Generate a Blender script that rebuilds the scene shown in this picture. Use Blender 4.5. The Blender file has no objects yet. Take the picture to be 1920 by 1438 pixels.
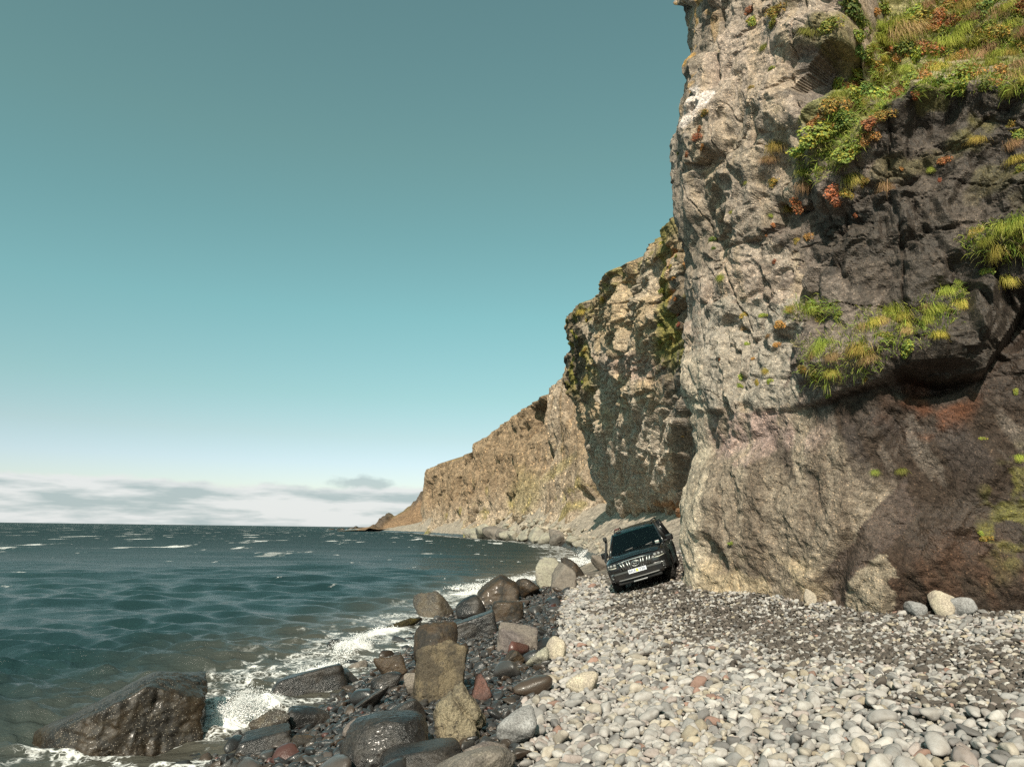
import bpy, bmesh, math, random
import numpy as np
from mathutils import Vector, Matrix, Euler
from mathutils.bvhtree import BVHTree

sc = bpy.context.scene
COL = sc.collection
R = math.radians

# ------------------------------------------------------------------ camera
HC = 2.6                       # camera height above the sea
FPX, IW, IH = 1330.0, 1920.0, 1438.0
PITCH, ROLL = R(11.58), R(0.75)
cam_d = bpy.data.cameras.new('camera')
cam = bpy.data.objects.new('camera', cam_d)
COL.objects.link(cam)
cam_d.sensor_fit = 'HORIZONTAL'
cam_d.sensor_width = 36.0
cam_d.lens = 36.0 * FPX / IW
cam_d.clip_start = 0.05
cam_d.clip_end = 40000.0
_f = Vector((0, math.cos(PITCH), math.sin(PITCH)))
_r0 = Vector((1, 0, 0))
_u0 = Vector((0, -math.sin(PITCH), math.cos(PITCH)))
_r = math.cos(ROLL) * _r0 + math.sin(ROLL) * _u0
_u = -math.sin(ROLL) * _r0 + math.cos(ROLL) * _u0
cam.matrix_world = Matrix(((_r.x, _u.x, -_f.x, 0), (_r.y, _u.y, -_f.y, 0), (_r.z, _u.z, -_f.z, HC), (0, 0, 0, 1)))
sc.camera = cam
CF, CR, CU = np.array(_f), np.array(_r), np.array(_u)

# ------------------------------------------------------------------ sky, sun, exposure
SUN_EL, SUN_AZ = 38.0, 193.0   # azimuth clockwise from +y: behind the camera, a little to its left
world = bpy.data.worlds.new('World')
sc.world = world
world.use_nodes = True
SUN_STRENGTH, SKY_STRENGTH = 5.0, 0.146
sun_d = bpy.data.lights.new('sun', 'SUN')
sun_d.energy = SUN_STRENGTH
sun_d.angle = R(0.55)
sun_d.color = (1.0, 0.90, 0.76)
sun = bpy.data.objects.new('sun', sun_d)
COL.objects.link(sun)
_s = Vector((math.sin(R(SUN_AZ)) * math.cos(R(SUN_EL)), math.cos(R(SUN_AZ)) * math.cos(R(SUN_EL)), math.sin(R(SUN_EL))))
sun.rotation_euler = _s.to_track_quat('Z', 'Y').to_euler()
sc.view_settings.view_transform = 'Standard'
sc.view_settings.look = 'None'
sc.view_settings.exposure = 0.25
sc.view_settings.gamma = 1.0
sc.view_settings.use_curve_mapping = False
sc.render.engine = 'CYCLES'
sc.cycles.use_denoising = False
sc.cycles.max_bounces = 6
sc.cycles.sample_clamp_direct = 3.0
sc.cycles.sample_clamp_indirect = 2.0
sc.cycles.caustics_reflective = False
sc.cycles.caustics_refractive = False


class NT:
    """small helper to write node trees"""
    def __init__(self, tree):
        self.t = tree
        self.x = 0

    def n(self, typ, **kw):
        nd = self.t.nodes.new(typ)
        self.x += 40
        nd.location = (self.x, 0)
        ins = kw.pop('ins', {})
        for k, v in kw.items():
            setattr(nd, k, v)
        for k, v in ins.items():
            s = nd.inputs[k]
            if isinstance(v, bpy.types.NodeSocket):
                self.t.links.new(v, s)
            else:
                s.default_value = v
        return nd

    def math(self, op, a, b=None, c=None, clamp=False):
        nd = self.n('ShaderNodeMath', operation=op, use_clamp=clamp)
        for i, v in enumerate((a, b, c)):
            if v is None:
                continue
            if isinstance(v, bpy.types.NodeSocket):
                self.t.links.new(v, nd.inputs[i])
            else:
                nd.inputs[i].default_value = v
        return nd.outputs[0]

    def mix(self, f, a, b, blend='MIX'):
        nd = self.n('ShaderNodeMix', data_type='RGBA', blend_type=blend)
        for i, v in ((0, f), (6, a), (7, b)):
            if isinstance(v, bpy.types.NodeSocket):
                self.t.links.new(v, nd.inputs[i])
            else:
                if i == 0:
                    nd.inputs[i].default_value = v
                else:
                    nd.inputs[i].default_value = tuple(v) + ((1.0,) if len(v) == 3 else ())
        return nd.outputs[2]

    def ramp(self, fac, stops, interp='LINEAR'):
        nd = self.n('ShaderNodeValToRGB')
        cr = nd.color_ramp
        cr.interpolation = interp
        while len(cr.elements) < len(stops):
            cr.elements.new(0.5)
        for e, (p, c) in zip(cr.elements, stops):
            e.position = p
            e.color = tuple(c) + ((1.0,) if len(c) == 3 else ())
        self.t.links.new(fac, nd.inputs[0])
        return nd.outputs[0]

    def smooth(self, v, lo, hi, a=0.0, b=1.0):
        nd = self.n('ShaderNodeMapRange', interpolation_type='SMOOTHSTEP')
        for i, x in enumerate((v, lo, hi, a, b)):
            if isinstance(x, bpy.types.NodeSocket):
                self.t.links.new(x, nd.inputs[i])
            else:
                nd.inputs[i].default_value = x
        return nd.outputs[0]

    def noise(self, vec, scale, detail=4.0, rough=0.5, dist=0.0, out=0):
        nd = self.n('ShaderNodeTexNoise', ins={'Scale': scale, 'Detail': detail, 'Roughness': rough, 'Distortion': dist})
        if vec is not None:
            self.t.links.new(vec, nd.inputs['Vector'])
        return nd.outputs[out]

    def link(self, a, b):
        self.t.links.new(a, b)


# world: Nishita sky graded to the photograph's teal, with a low cloud bank round the horizon
def build_world():
    t = world.node_tree
    t.nodes.clear()
    w = NT(t)
    sky = w.n('ShaderNodeTexSky', sky_type='NISHITA')
    sky.sun_disc = False
    sky.sun_elevation = R(SUN_EL)
    sky.sun_rotation = R(SUN_AZ)
    sky.air_density = 1.0
    sky.dust_density = 0.6
    sky.ozone_density = 1.0
    tc = w.n('ShaderNodeTexCoord')
    d = tc.outputs['Generated']
    sep = w.n('ShaderNodeSeparateXYZ', ins={0: d})
    z = sep.outputs[2]
    tint = w.mix(1.0, sky.outputs[0], SKY_TINT, 'MULTIPLY')
    tint = w.mix(1.0, tint, w.ramp(w.math('MAXIMUM', z, 0.0), SKY_GRADE), 'MULTIPLY')
    # cloud bank
    st = w.n('ShaderNodeMapping', ins={0: d})
    st.inputs['Scale'].default_value = (6.0, 6.0, 42.0)
    n1 = w.noise(st.outputs[0], 1.0, 5.0, 0.55)
    st2 = w.n('ShaderNodeMapping', ins={0: d})
    st2.inputs['Scale'].default_value = (7.0, 7.0, 10.0)
    n2 = w.noise(st2.outputs[0], 1.3, 3.0, 0.5)
    st3 = w.n('ShaderNodeMapping', ins={0: d})
    st3.inputs['Scale'].default_value = (26.0, 26.0, 60.0)
    n3 = w.noise(st3.outputs[0], 1.0, 4.0, 0.55)
    top = w.math('ADD', w.math('MULTIPLY', n2, 0.026), w.math('MULTIPLY_ADD', n3, 0.018, 0.034))
    k = w.math('SUBTRACT', top, z)
    mask = w.smooth(k, -0.001, 0.007)
    body = w.ramp(n1, [(0.42, CLOUD_DARK), (0.55, CLOUD_LIGHT)])
    body = w.mix(w.math('MULTIPLY', w.smooth(k, 0.014, 0.003), 0.6), body, CLOUD_LIGHT)
    # a separate wisp over the headland
    az = w.n('ShaderNodeVectorMath', operation='DISTANCE', ins={0: d, 1: WISP_DIR})
    st4 = w.n('ShaderNodeVectorMath', operation='MULTIPLY', ins={0: w.n('ShaderNodeVectorMath', operation='SUBTRACT', ins={0: d, 1: WISP_DIR}).outputs[0], 1: (1.0, 1.0, 3.2)})
    ln = w.n('ShaderNodeVectorMath', operation='LENGTH', ins={0: st4.outputs[0]})
    wisp = w.smooth(w.math('MULTIPLY_ADD', n3, 0.10, ln.outputs['Value']), 0.100, 0.062)
    withw = w.mix(w.math('MULTIPLY', wisp, 0.75), tint, CLOUD_DARK)
    out = w.mix(w.math('MULTIPLY', mask, 0.93), withw, body)
    bg = w.n('ShaderNodeBackground', ins={'Color': out, 'Strength': SKY_STRENGTH})
    o = w.n('ShaderNodeOutputWorld', ins={0: bg.outputs[0]})


def ray(px, py):
    v = CF + CR * ((px - IW / 2) / FPX) + CU * ((IH / 2 - py) / FPX)
    return v / np.linalg.norm(v)


def project(P):
    """world points (n,3) -> pixel x, pixel y, depth"""
    Q = np.asarray(P, float) - np.array([0, 0, HC])
    dz = Q @ CF
    dz_ = np.where(np.abs(dz) < 1e-4, 1e-4, dz)
    return IW / 2 + FPX * (Q @ CR) / dz_, IH / 2 - FPX * (Q @ CU) / dz_, dz


SKY_TINT = (0.80, 1.0, 0.82)
SKY_GRADE = [(0.0, (.87, .69, .88)), (.085, (.885, .70, .865)), (.122, (.866, .70, .74)), (.178, (.82, .77, .71)), (.287, (.82, .90, .751)), (.39, (.86, .93, .728)), (.486, (.95, .965, .71)), (.64, (1.0, 1.0, .74))]
CLOUD_DARK = (2.55, 3.1, 3.15)
CLOUD_LIGHT = (4.6, 4.75, 4.7)
WISP_DIR = tuple(ray(690, 908))
build_world()

# ------------------------------------------------------------------ numpy noise
def _hash(ix, iy, iz, s):
    n = (ix.astype(np.uint32) * np.uint32(374761393) + iy.astype(np.uint32) * np.uint32(668265263)
         + iz.astype(np.uint32) * np.uint32(2246822519) + np.uint32((s * 3266489917) & 0xffffffff))
    n ^= n >> np.uint32(15)
    n *= np.uint32(2246822519)
    n ^= n >> np.uint32(13)
    n *= np.uint32(3266489917)
    n ^= n >> np.uint32(16)
    return n.astype(np.float64) / 4294967295.0


def vnoise(P, s=0):
    """value noise -1..1 at (n,3)"""
    F = np.floor(P)
    f = P - F
    f = f * f * f * (f * (f * 6 - 15) + 10)
    I = F.astype(np.int64)
    x, y, z = I[:, 0], I[:, 1], I[:, 2]
    r = 0.0
    for dx in (0, 1):
        wx = f[:, 0] if dx else 1 - f[:, 0]
        for dy in (0, 1):
            wy = f[:, 1] if dy else 1 - f[:, 1]
            for dz in (0, 1):
                wz = f[:, 2] if dz else 1 - f[:, 2]
                r = r + wx * wy * wz * _hash(x + dx, y + dy, z + dz, s)
    return r * 2 - 1


_RM = np.array([[0.36, 0.48, -0.8], [-0.8, 0.6, 0.0], [0.48, 0.64, 0.6]])


def fbm(P, oct=4, s=0, gain=0.5, ridged=False):
    P = np.asarray(P, float)
    a, t, r = 1.0, 0.0, 0.0
    for o in range(oct):
        v = vnoise(P, s + o * 17)
        if ridged:
            v = 1 - 2 * np.abs(v)
        r = r + a * v
        t += a
        a *= gain
        P = P @ _RM.T * 2.03 + 11.7
    return r / t


def voro(u, v, s=0):
    """2-D cells: F1, F2, three random numbers of the cell, offset from its centre"""
    iu, iv = np.floor(u).astype(np.int64), np.floor(v).astype(np.int64)
    z = np.zeros_like(iu)
    b1 = np.full(u.shape, 9.0)
    b2 = np.full(u.shape, 9.0)
    r = [np.zeros(u.shape) for _ in range(5)]
    for a in (-1, 0, 1):
        for b in (-1, 0, 1):
            ju, jv = iu + a, iv + b
            cu = ju + 0.1 + 0.8 * _hash(ju, jv, z, s + 1)
            cv = jv + 0.1 + 0.8 * _hash(ju, jv, z, s + 2)
            du, dv = u - cu, v - cv
            d = np.sqrt(du * du + dv * dv)
            m = d < b1
            b2 = np.where(m, b1, np.minimum(b2, d))
            b1 = np.where(m, d, b1)
            for k, q in enumerate((_hash(ju, jv, z, s + 3), _hash(ju, jv, z, s + 4), _hash(ju, jv, z, s + 5), du, dv)):
                r[k] = np.where(m, q, r[k])
    return b1, b2, r[0] * 2 - 1, r[1] * 2 - 1, r[2] * 2 - 1, r[3], r[4]


def blocks(u, v, s, groove=0.5, tilt=0.9):
    """blocky fractured relief, about -1..1"""
    f1, f2, a, b, c, du, dv = voro(u, v, s)
    h = a * 0.6 + tilt * (b * du + c * dv)
    return h - groove * np.clip(1 - (f2 - f1) / 0.09, 0, 1)


def slabs(u, v, s, steep=1.5, spread=0.45, tilt=0.5):
    """cleaved rock: the upper envelope of tilted, turned flat-topped blocks, about -1..1"""
    iu, iv = np.floor(u).astype(np.int64), np.floor(v).astype(np.int64)
    z = np.zeros_like(iu)
    h = np.full(u.shape, -9.0)
    for a in (-1, 0, 1):
        for b in (-1, 0, 1):
            ju, jv = iu + a, iv + b
            q = [_hash(ju, jv, z, s + k) for k in range(1, 9)]
            du, dv = u - (ju + q[0]), v - (jv + q[1])
            an = (q[2] - 0.5) * 2 * spread
            c, sn = np.cos(an), np.sin(an)
            x, y = du * c + dv * sn, -du * sn + dv * c
            l = np.maximum(np.abs(x) / (0.28 + 0.5 * q[3]), np.abs(y) / (0.28 + 0.5 * q[4]))
            h = np.maximum(h, (q[5] * 2 - 1) * 0.75 + tilt * ((q[6] - .5) * 2 * x + (q[7] - .5) * 2 * y) - steep * np.maximum(0, l - 1))
    return np.maximum(h, -1.6)


def terrace(x, n, lo=0.5, hi=0.92):
    q = x * n
    f = np.floor(q)
    return (f + sstep(q - f, lo, hi)) / n


def sstep(x, a, b):
    t = np.clip((x - a) / (b - a), 0, 1)
    return t * t * (3 - 2 * t)


def in_poly(px, py, poly):
    c = np.zeros(px.shape, bool)
    n = len(poly)
    for i in range(n):
        x1, y1 = poly[i]
        x2, y2 = poly[(i + 1) % n]
        if y1 == y2:
            continue
        m = ((y1 > py) != (y2 > py)) & (px < (x2 - x1) * (py - y1) / (y2 - y1) + x1)
        c ^= m
    return c


def blob(px, py, cx, cy, rx, ry, ang=0.0, soft=0.5):
    a = R(ang)
    dx, dy = px - cx, py - cy
    q = np.hypot((dx * math.cos(a) + dy * math.sin(a)) / rx, (-dx * math.sin(a) + dy * math.cos(a)) / ry)
    return sstep(q, 1.0 + soft * 0.5, 1.0 - soft * 0.5)


# ------------------------------------------------------------------ object helpers
def tag(o, label=None, cat=None, group=None, kind=None):
    if label:
        o['label'] = label
    if cat:
        o['category'] = cat
    if group:
        o['group'] = group
    if kind:
        o['kind'] = kind
    return o


def link(name, me, mat=None, parent=None):
    o = bpy.data.objects.new(name, me)
    COL.objects.link(o)
    if mat is not None and me is not None and not me.materials:
        me.materials.append(mat)
    if parent is not None:
        o.parent = parent
    return o


def np_mesh(name, V, faces, smooth=True):
    """faces: (n,4) or (n,3) int array"""
    V = np.ascontiguousarray(V, np.float32)
    faces = np.ascontiguousarray(faces, np.int32)
    me = bpy.data.meshes.new(name)
    k = faces.shape[1]
    me.vertices.add(len(V))
    me.vertices.foreach_set('co', V.ravel())
    me.loops.add(faces.size)
    me.loops.foreach_set('vertex_index', faces.ravel())
    me.polygons.add(len(faces))
    me.polygons.foreach_set('loop_start', np.arange(0, faces.size, k, dtype=np.int32))
    me.polygons.foreach_set('loop_total', np.full(len(faces), k, np.int32))
    me.polygons.foreach_set('use_smooth', np.full(len(faces), smooth, bool))
    me.update(calc_edges=True)
    me.validate()
    return me


def grid_faces(nr, nc, flip=False):
    i = np.arange(nr - 1)[:, None] * nc + np.arange(nc - 1)[None, :]
    i = i.ravel()
    f = np.stack([i, i + 1, i + nc + 1, i + nc], 1)
    return f[:, ::-1] if flip else f


def set_col(me, rgba, name='col'):
    a = me.attributes.new(name, 'FLOAT_COLOR', 'POINT')
    a.data.foreach_set('color', np.ascontiguousarray(rgba, np.float32).ravel())


def new_mat(name):
    m = bpy.data.materials.new(name)
    m.use_nodes = True
    m.node_tree.nodes.clear()
    w = NT(m.node_tree)
    return m, w


def finish(w, color, rough=0.8, normal=None, spec=0.5, metal=0.0, **ins):
    b = w.n('ShaderNodeBsdfPrincipled')
    for k, v in (('Base Color', color), ('Roughness', rough), ('Specular IOR Level', spec), ('Metallic', metal), ('Normal', normal), *ins.items()):
        if v is None:
            continue
        if isinstance(v, bpy.types.NodeSocket):
            w.link(v, b.inputs[k])
        elif k in ('Base Color', 'Emission Color'):
            b.inputs[k].default_value = tuple(v) + (1.0,)
        else:
            b.inputs[k].default_value = v
    o = w.n('ShaderNodeOutputMaterial')
    w.link(b.outputs[0], o.inputs[0])
    return b


def plain(name, color, rough=0.5, metal=0.0, spec=0.5, grain=0.0, scale=30.0, **ins):
    m, w = new_mat(name)
    c = color
    if grain:
        tc = w.n('ShaderNodeTexCoord')
        n = w.noise(tc.outputs['Object'], scale, 4)
        c = w.mix(w.math('MULTIPLY', n, grain), color, tuple(x * 0.3 for x in color))
    finish(w, c, rough, None, spec, metal, **ins)
    return m


# ------------------------------------------------------------------ lie of the land
_Y = np.array([-14, 0, 5, 7.5, 10, 12.7, 14, 16, 18.3, 21, 25, 30, 37, 42, 52, 60, 75, 85, 95, 110, 130, 160, 200, 230, 290, 363, 480, 620, 760, 900.])
_S = np.array([-4.4, -3.6, -3.2, -3.0, -2.8, -2.6, -2.4, -2.2, -2.1, -1.9, -1.3, -0.5, 0.7, 2.4, 5.4, 6.2, 7.0, 7.6, 8.0, 8.1, 7.4, 0.5, -10, -18, -31, -48, -98, -142, -190, -190.])
_C = np.array([20, 15.6, 13.8, 12.6, 11.6, 9.3, 7.2, 5.9, 5.4, 6.2, 7.6, 8.8, 10.0, 10.4, 10.4, 10.3, 10.2, 10.6, 13.0, 15.0, 13.0, 6.0, -3.2, -10, -25, -44, -70, -120, -160, -170.])
_Z = np.array([1.6, 1.5, 1.45, 1.4, 1.38, 1.32, 1.2, 1.35, 1.55, 1.6, 1.95, 2.3, 2.7, 2.8, 3.0, 3.1, 3.2, 3.2, 3.6, 4.4, 4.8, 6.4, 5.9, 5.4, 5.2, 5.0, 4.0, 2.0, 1.0, 0.6])
_P = np.array([.42, .45, .5, .58, .68, .82, .9, 1.1, 1.3, 1.5, 1.5, 1.4, 1.2, 1.1, 1.0, .9, .8, .8, .8, .8, .9, 1, 1, 1, 1, 1, 1, 1, 1, 1.])


def ground(x, y):
    x = np.asarray(x, float)
    y = np.asarray(y, float)
    S, C, Z, P = (np.interp(y, _Y, k) for k in (_S, _C, _Z, _P))
    t = (x - S) / (C - S)
    tp = np.clip(t, 0, 1.6)
    e = 0.03
    z = Z * ((tp + e) ** P - e ** P) / ((1 + e) ** P - e ** P)
    z = z + 0.16 * np.exp(-((x - 6.0) / 1.15) ** 2) * sstep(y, 17.0, 20.0) * sstep(y, 29.0, 25.0)     # shingle banked against the corner
    return np.where(t >= 0, z, np.maximum((x - S) * 0.16, -5.0))


def ground_hit(px, py):
    d = ray(px, py)
    t0 = 1.0
    t = 1.0
    while t < 1500:
        p = np.array([0, 0, HC]) + d * t
        if p[2] <= max(float(ground(p[0], p[1])), -0.25):
            break
        t0 = t
        t *= 1.01
    for _ in range(12):
        m = 0.5 * (t0 + t)
        p = np.array([0, 0, HC]) + d * m
        if p[2] <= max(float(ground(p[0], p[1])), -0.25):
            t = m
        else:
            t0 = m
    return np.array([0, 0, HC]) + d * t


# ------------------------------------------------------------------ materials of the land
def rock_mat(name, sc1=9.0, sc2=45.0, bump=0.6, dist=0.05, clast=30.0):
    m, w = new_mat(name)
    at = w.n('ShaderNodeAttribute', attribute_name='col')
    tc = w.n('ShaderNodeTexCoord').outputs['Object']
    n1 = w.noise(tc, sc1, 6, 0.62)
    n2 = w.noise(tc, sc2, 5, 0.65)
    n3 = w.noise(tc, sc2 * 2.6, 4, 0.7)
    k = w.math('MULTIPLY', w.math('MULTIPLY', w.smooth(n1, 0.3, 0.7, 0.60, 1.32), w.smooth(n2, 0.3, 0.7, 0.52, 1.42)), w.smooth(n3, 0.3, 0.7, 0.62, 1.35))
    g = w.n('ShaderNodeCombineColor', ins={0: k, 1: k, 2: k})
    c = w.mix(1.0, at.outputs['Color'], g.outputs[0], 'MULTIPLY')
    vo = w.n('ShaderNodeTexVoronoi', ins={'Vector': tc, 'Scale': clast})
    tone = w.mix(w.smooth(vo.outputs['Color'], 0.0, 1.0, 0.0, 0.35), c, w.mix(1.0, c, (1.35, 1.22, 1.08), 'MULTIPLY'))
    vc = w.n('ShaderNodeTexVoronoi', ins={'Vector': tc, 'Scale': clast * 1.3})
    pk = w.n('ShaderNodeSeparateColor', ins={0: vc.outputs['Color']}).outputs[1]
    tone = w.mix(w.math('MULTIPLY', w.smooth(pk, 0.86, 0.9), w.smooth(vc.outputs['Distance'], 0.5, 0.3)), tone, w.mix(1.0, tone, (2.1, 1.95, 1.75), 'MULTIPLY'))  # pale clasts, brightened to double as painted wet sparkle
    tone = w.mix(w.math('MULTIPLY', w.smooth(pk, 0.12, 0.08), w.smooth(vc.outputs['Distance'], 0.5, 0.3)), tone, w.mix(1.0, tone, (0.45, 0.43, 0.42), 'MULTIPLY'))
    h = w.math('ADD', w.math('MULTIPLY', n1, 1.0), w.math('ADD', w.math('MULTIPLY_ADD', n3, 0.30, w.math('MULTIPLY', n2, 0.6)), w.math('MULTIPLY', vo.outputs['Distance'], 0.40)))
    b = w.n('ShaderNodeBump', ins={'Strength': bump, 'Distance': dist, 'Height': h})
    wet = at.outputs['Alpha']
    rough = w.math('ADD', w.math('MULTIPLY', wet, -0.50), w.math('MULTIPLY_ADD', n2, 0.14, 0.84))
    spec = w.math('MULTIPLY_ADD', wet, 0.22, 0.2)
    finish(w, tone, rough, b.outputs[0], spec)
    return m


def gravel_mat():
    m, w = new_mat('beach_gravel')
    geo = w.n('ShaderNodeNewGeometry')
    pos = geo.outputs['Position']
    at = w.n('ShaderNodeAttribute', attribute_name='col')
    v1 = w.n('ShaderNodeTexVoronoi', ins={'Vector': pos, 'Scale': 11.0})
    v2 = w.n('ShaderNodeTexVoronoi', ins={'Vector': pos, 'Scale': 27.0})
    n = w.noise(pos, 3.0, 5, 0.6)
    stone = w.ramp(w.n('ShaderNodeSeparateColor', ins={0: v1.outputs['Color']}).outputs[0],
                   [(0.0, (0.45, 0.43, 0.42)), (0.35, (0.9, 0.86, 0.8)), (0.6, (1.15, 1.1, 1.05)), (1.0, (1.5, 1.4, 1.25))])
    v3 = w.n('ShaderNodeTexVoronoi', ins={'Vector': pos, 'Scale': 1.5})
    fy = w.smooth(w.n('ShaderNodeSeparateXYZ', ins={0: pos}).outputs[1], 20.0, 40.0)
    gap = w.smooth(v1.outputs['Distance'], 0.35, 0.62, 1.0, w.math('MULTIPLY_ADD', fy, 0.62, 0.30))
    c = w.mix(1.0, at.outputs['Color'], stone, 'MULTIPLY')
    c = w.mix(1.0, c, w.n('ShaderNodeCombineColor', ins={0: gap, 1: gap, 2: gap}).outputs[0], 'MULTIPLY')
    big = w.ramp(w.n('ShaderNodeSeparateColor', ins={0: v3.outputs['Color']}).outputs[0], [(0.0, (0.55, 0.53, 0.5)), (0.5, (0.95, 0.93, 0.9)), (1.0, (1.35, 1.3, 1.22))])
    c = w.mix(w.math('MULTIPLY', fy, 0.8), c, w.mix(1.0, c, big, 'MULTIPLY'))
    c = w.mix(w.smooth(n, 0.4, 0.7, 0, 0.4), c, w.mix(1.0, c, (0.5, 0.47, 0.44), 'MULTIPLY'))
    h = w.math('SUBTRACT', w.math('MULTIPLY', v2.outputs['Distance'], -0.35), v1.outputs['Distance'])
    b = w.n('ShaderNodeBump', ins={'Strength': w.math('MULTIPLY_ADD', fy, -0.6, 0.9), 'Distance': 0.06, 'Height': h})
    rough = w.math('MULTIPLY_ADD', at.outputs['Alpha'], -0.6, 0.9)
    finish(w, c, rough, b.outputs[0], 0.4)
    return m


# ------------------------------------------------------------------ beach (and sea bed)
def beach_colour(x, y, z):
    """base colour of the shingle and how wet it is"""
    P = np.stack([x, y, np.zeros_like(x)], 1)
    n = fbm(P * 0.55, 4, 5)
    px, py, dd = project(np.stack([x, y, z], 1))
    dry = np.stack([0.20 + 0 * x, 0.185 + 0 * x, 0.168 + 0 * x], 1)
    dirt = np.array([0.11, 0.097, 0.085])
    near = (y < 30)
    # finer dark grit where vehicles pass, between the foreground stones and the cliff
    k = sstep(x + 0.6 * n, np.interp(y, [0, 8, 12, 17, 24, 30], [6, 3.6, 2.2, 2.2, 2.6, 4.5]), np.interp(y, [0, 8, 12, 17, 24, 30], [7.5, 5.0, 3.4, 3.2, 3.6, 6]))
    k = k * near
    col = dry * (1 - k[:, None]) + dirt * k[:, None]
    lim = np.interp(y, [0, 5, 10, 20, 30, 60, 120, 400], [0.62, 0.6, 0.5, 0.45, 0.5, 0.7, 0.8, 0.8])
    wet = sstep(z + 0.12 * n, lim + 0.1, lim - 0.12)
    col = col * (1 - wet[:, None]) + np.array([0.045, 0.043, 0.042]) * wet[:, None]
    return col, wet


def build_beach(mat):
    ys = [-14.0]
    while ys[-1] < 890:
        y = ys[-1]
        ys.append(y + (0.16 if 2 < y < 26 else 0.5 if y < 2 else 0.16 + (y - 26) * 0.012))
    ys = np.array(ys)
    ts = np.concatenate([np.linspace(-1.6, -0.3, 12), np.linspace(-0.26, 1.12, 110), np.linspace(1.2, 1.9, 6)])
    T, Yg = np.meshgrid(ts, ys)
    S, C = np.interp(Yg, _Y, _S), np.interp(Yg, _Y, _C)
    X = S + T * (C - S)
    x, y = X.ravel(), Yg.ravel()
    z = ground(x, y)
    P = np.stack([x, y, z], 1)
    n = fbm(P * np.array([.9, .9, .9]), 4, 3)
    far = np.clip(y / 60, 0, 1)
    z = z + n * (0.012 + 0.36 * sstep(y, 28, 75)) * sstep(z, -0.2, 0.6) - 0.02 * (y < 32)
    col, wet = beach_colour(x, y, z)
    fb = sstep(y, 26, 45)[:, None]
    col = col * (1 - fb) + fb * np.where(wet[:, None] > 0.5, col, np.array([0.43, 0.395, 0.35]) * (0.85 + 0.3 * n[:, None]))
    me = np_mesh('beach', np.stack([x, y, z], 1), grid_faces(len(ys), len(ts)))
    set_col(me, np.concatenate([col, wet[:, None]], 1))
    return tag(link('beach', me, mat), kind='structure')


M_BEACH = gravel_mat()
beach = build_beach(M_BEACH)

# ------------------------------------------------------------------ sea
SURF = [  # breaking water: pixel x, pixel y of its foot, half-length m, half-width m, height m
    (440, 1352, 0.55, 0.30, 0.34), (500, 1335, 0.40, 0.22, 0.20), (665, 1222, 0.75, 0.35, 0.30), (600, 1262, 0.7, 0.25, 0.12),
    (1108, 1062, 1.6, 0.9, 0.55), (1125, 1046, 2.2, 1.2, 0.75), (990, 1092, 2.2, 0.6, 0.30), (920, 1102, 1.8, 0.5, 0.22),
    (880, 1112, 1.2, 0.4, 0.12), (725, 1186, 1.2, 0.4, 0.10), (1070, 1052, 2.0, 0.7, 0.25)]


def sea_hit(px, py, z=0.0):
    d = ray(px, py)
    return np.array([0, 0, HC]) + d * ((z - HC) / d[2])


SURF_W = [(sea_hit(a, b), c, d, e) for a, b, c, d, e in SURF]


def sea_waves(x, y, sp):
    """trochoid chop; sp = local mesh spacing, waves finer than it fade out"""
    rng = np.random.default_rng(7)
    dx = np.zeros_like(x)
    dy = np.zeros_like(x)
    dz = np.zeros_like(x)
    for lam, amp, cnt in ((26, .045, 4), (13, .030, 5), (7.5, .026, 7), (4.2, .024, 8), (2.3, .0240, 11), (1.2, .0200, 14), (.62, .0140, 16), (.33, .0085, 16), (.2, .0040, 12)):
        for i in range(cnt):
            a = R(262) + rng.normal(0, 0.26 if lam > 3 else 0.45)
            L = lam * rng.uniform(0.75, 1.3)
            k = 2 * math.pi / L
            A = amp * rng.uniform(0.6, 1.25) * 0.72
            ph = rng.uniform(0, 6.28)
            f = sstep(L / np.maximum(sp, 1e-3), 2.5, 6.0)
            th = k * (math.cos(a) * x + math.sin(a) * y) + ph + 0.9 * np.sin(0.13 * x / max(1, lam / 6) + ph) * 0.6
            dz += A * f * np.cos(th)
            q = 0.55 * A * f
            dx -= q * math.cos(a) * np.sin(th)
            dy -= q * math.sin(a) * np.sin(th)
    return dx, dy, dz


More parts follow.
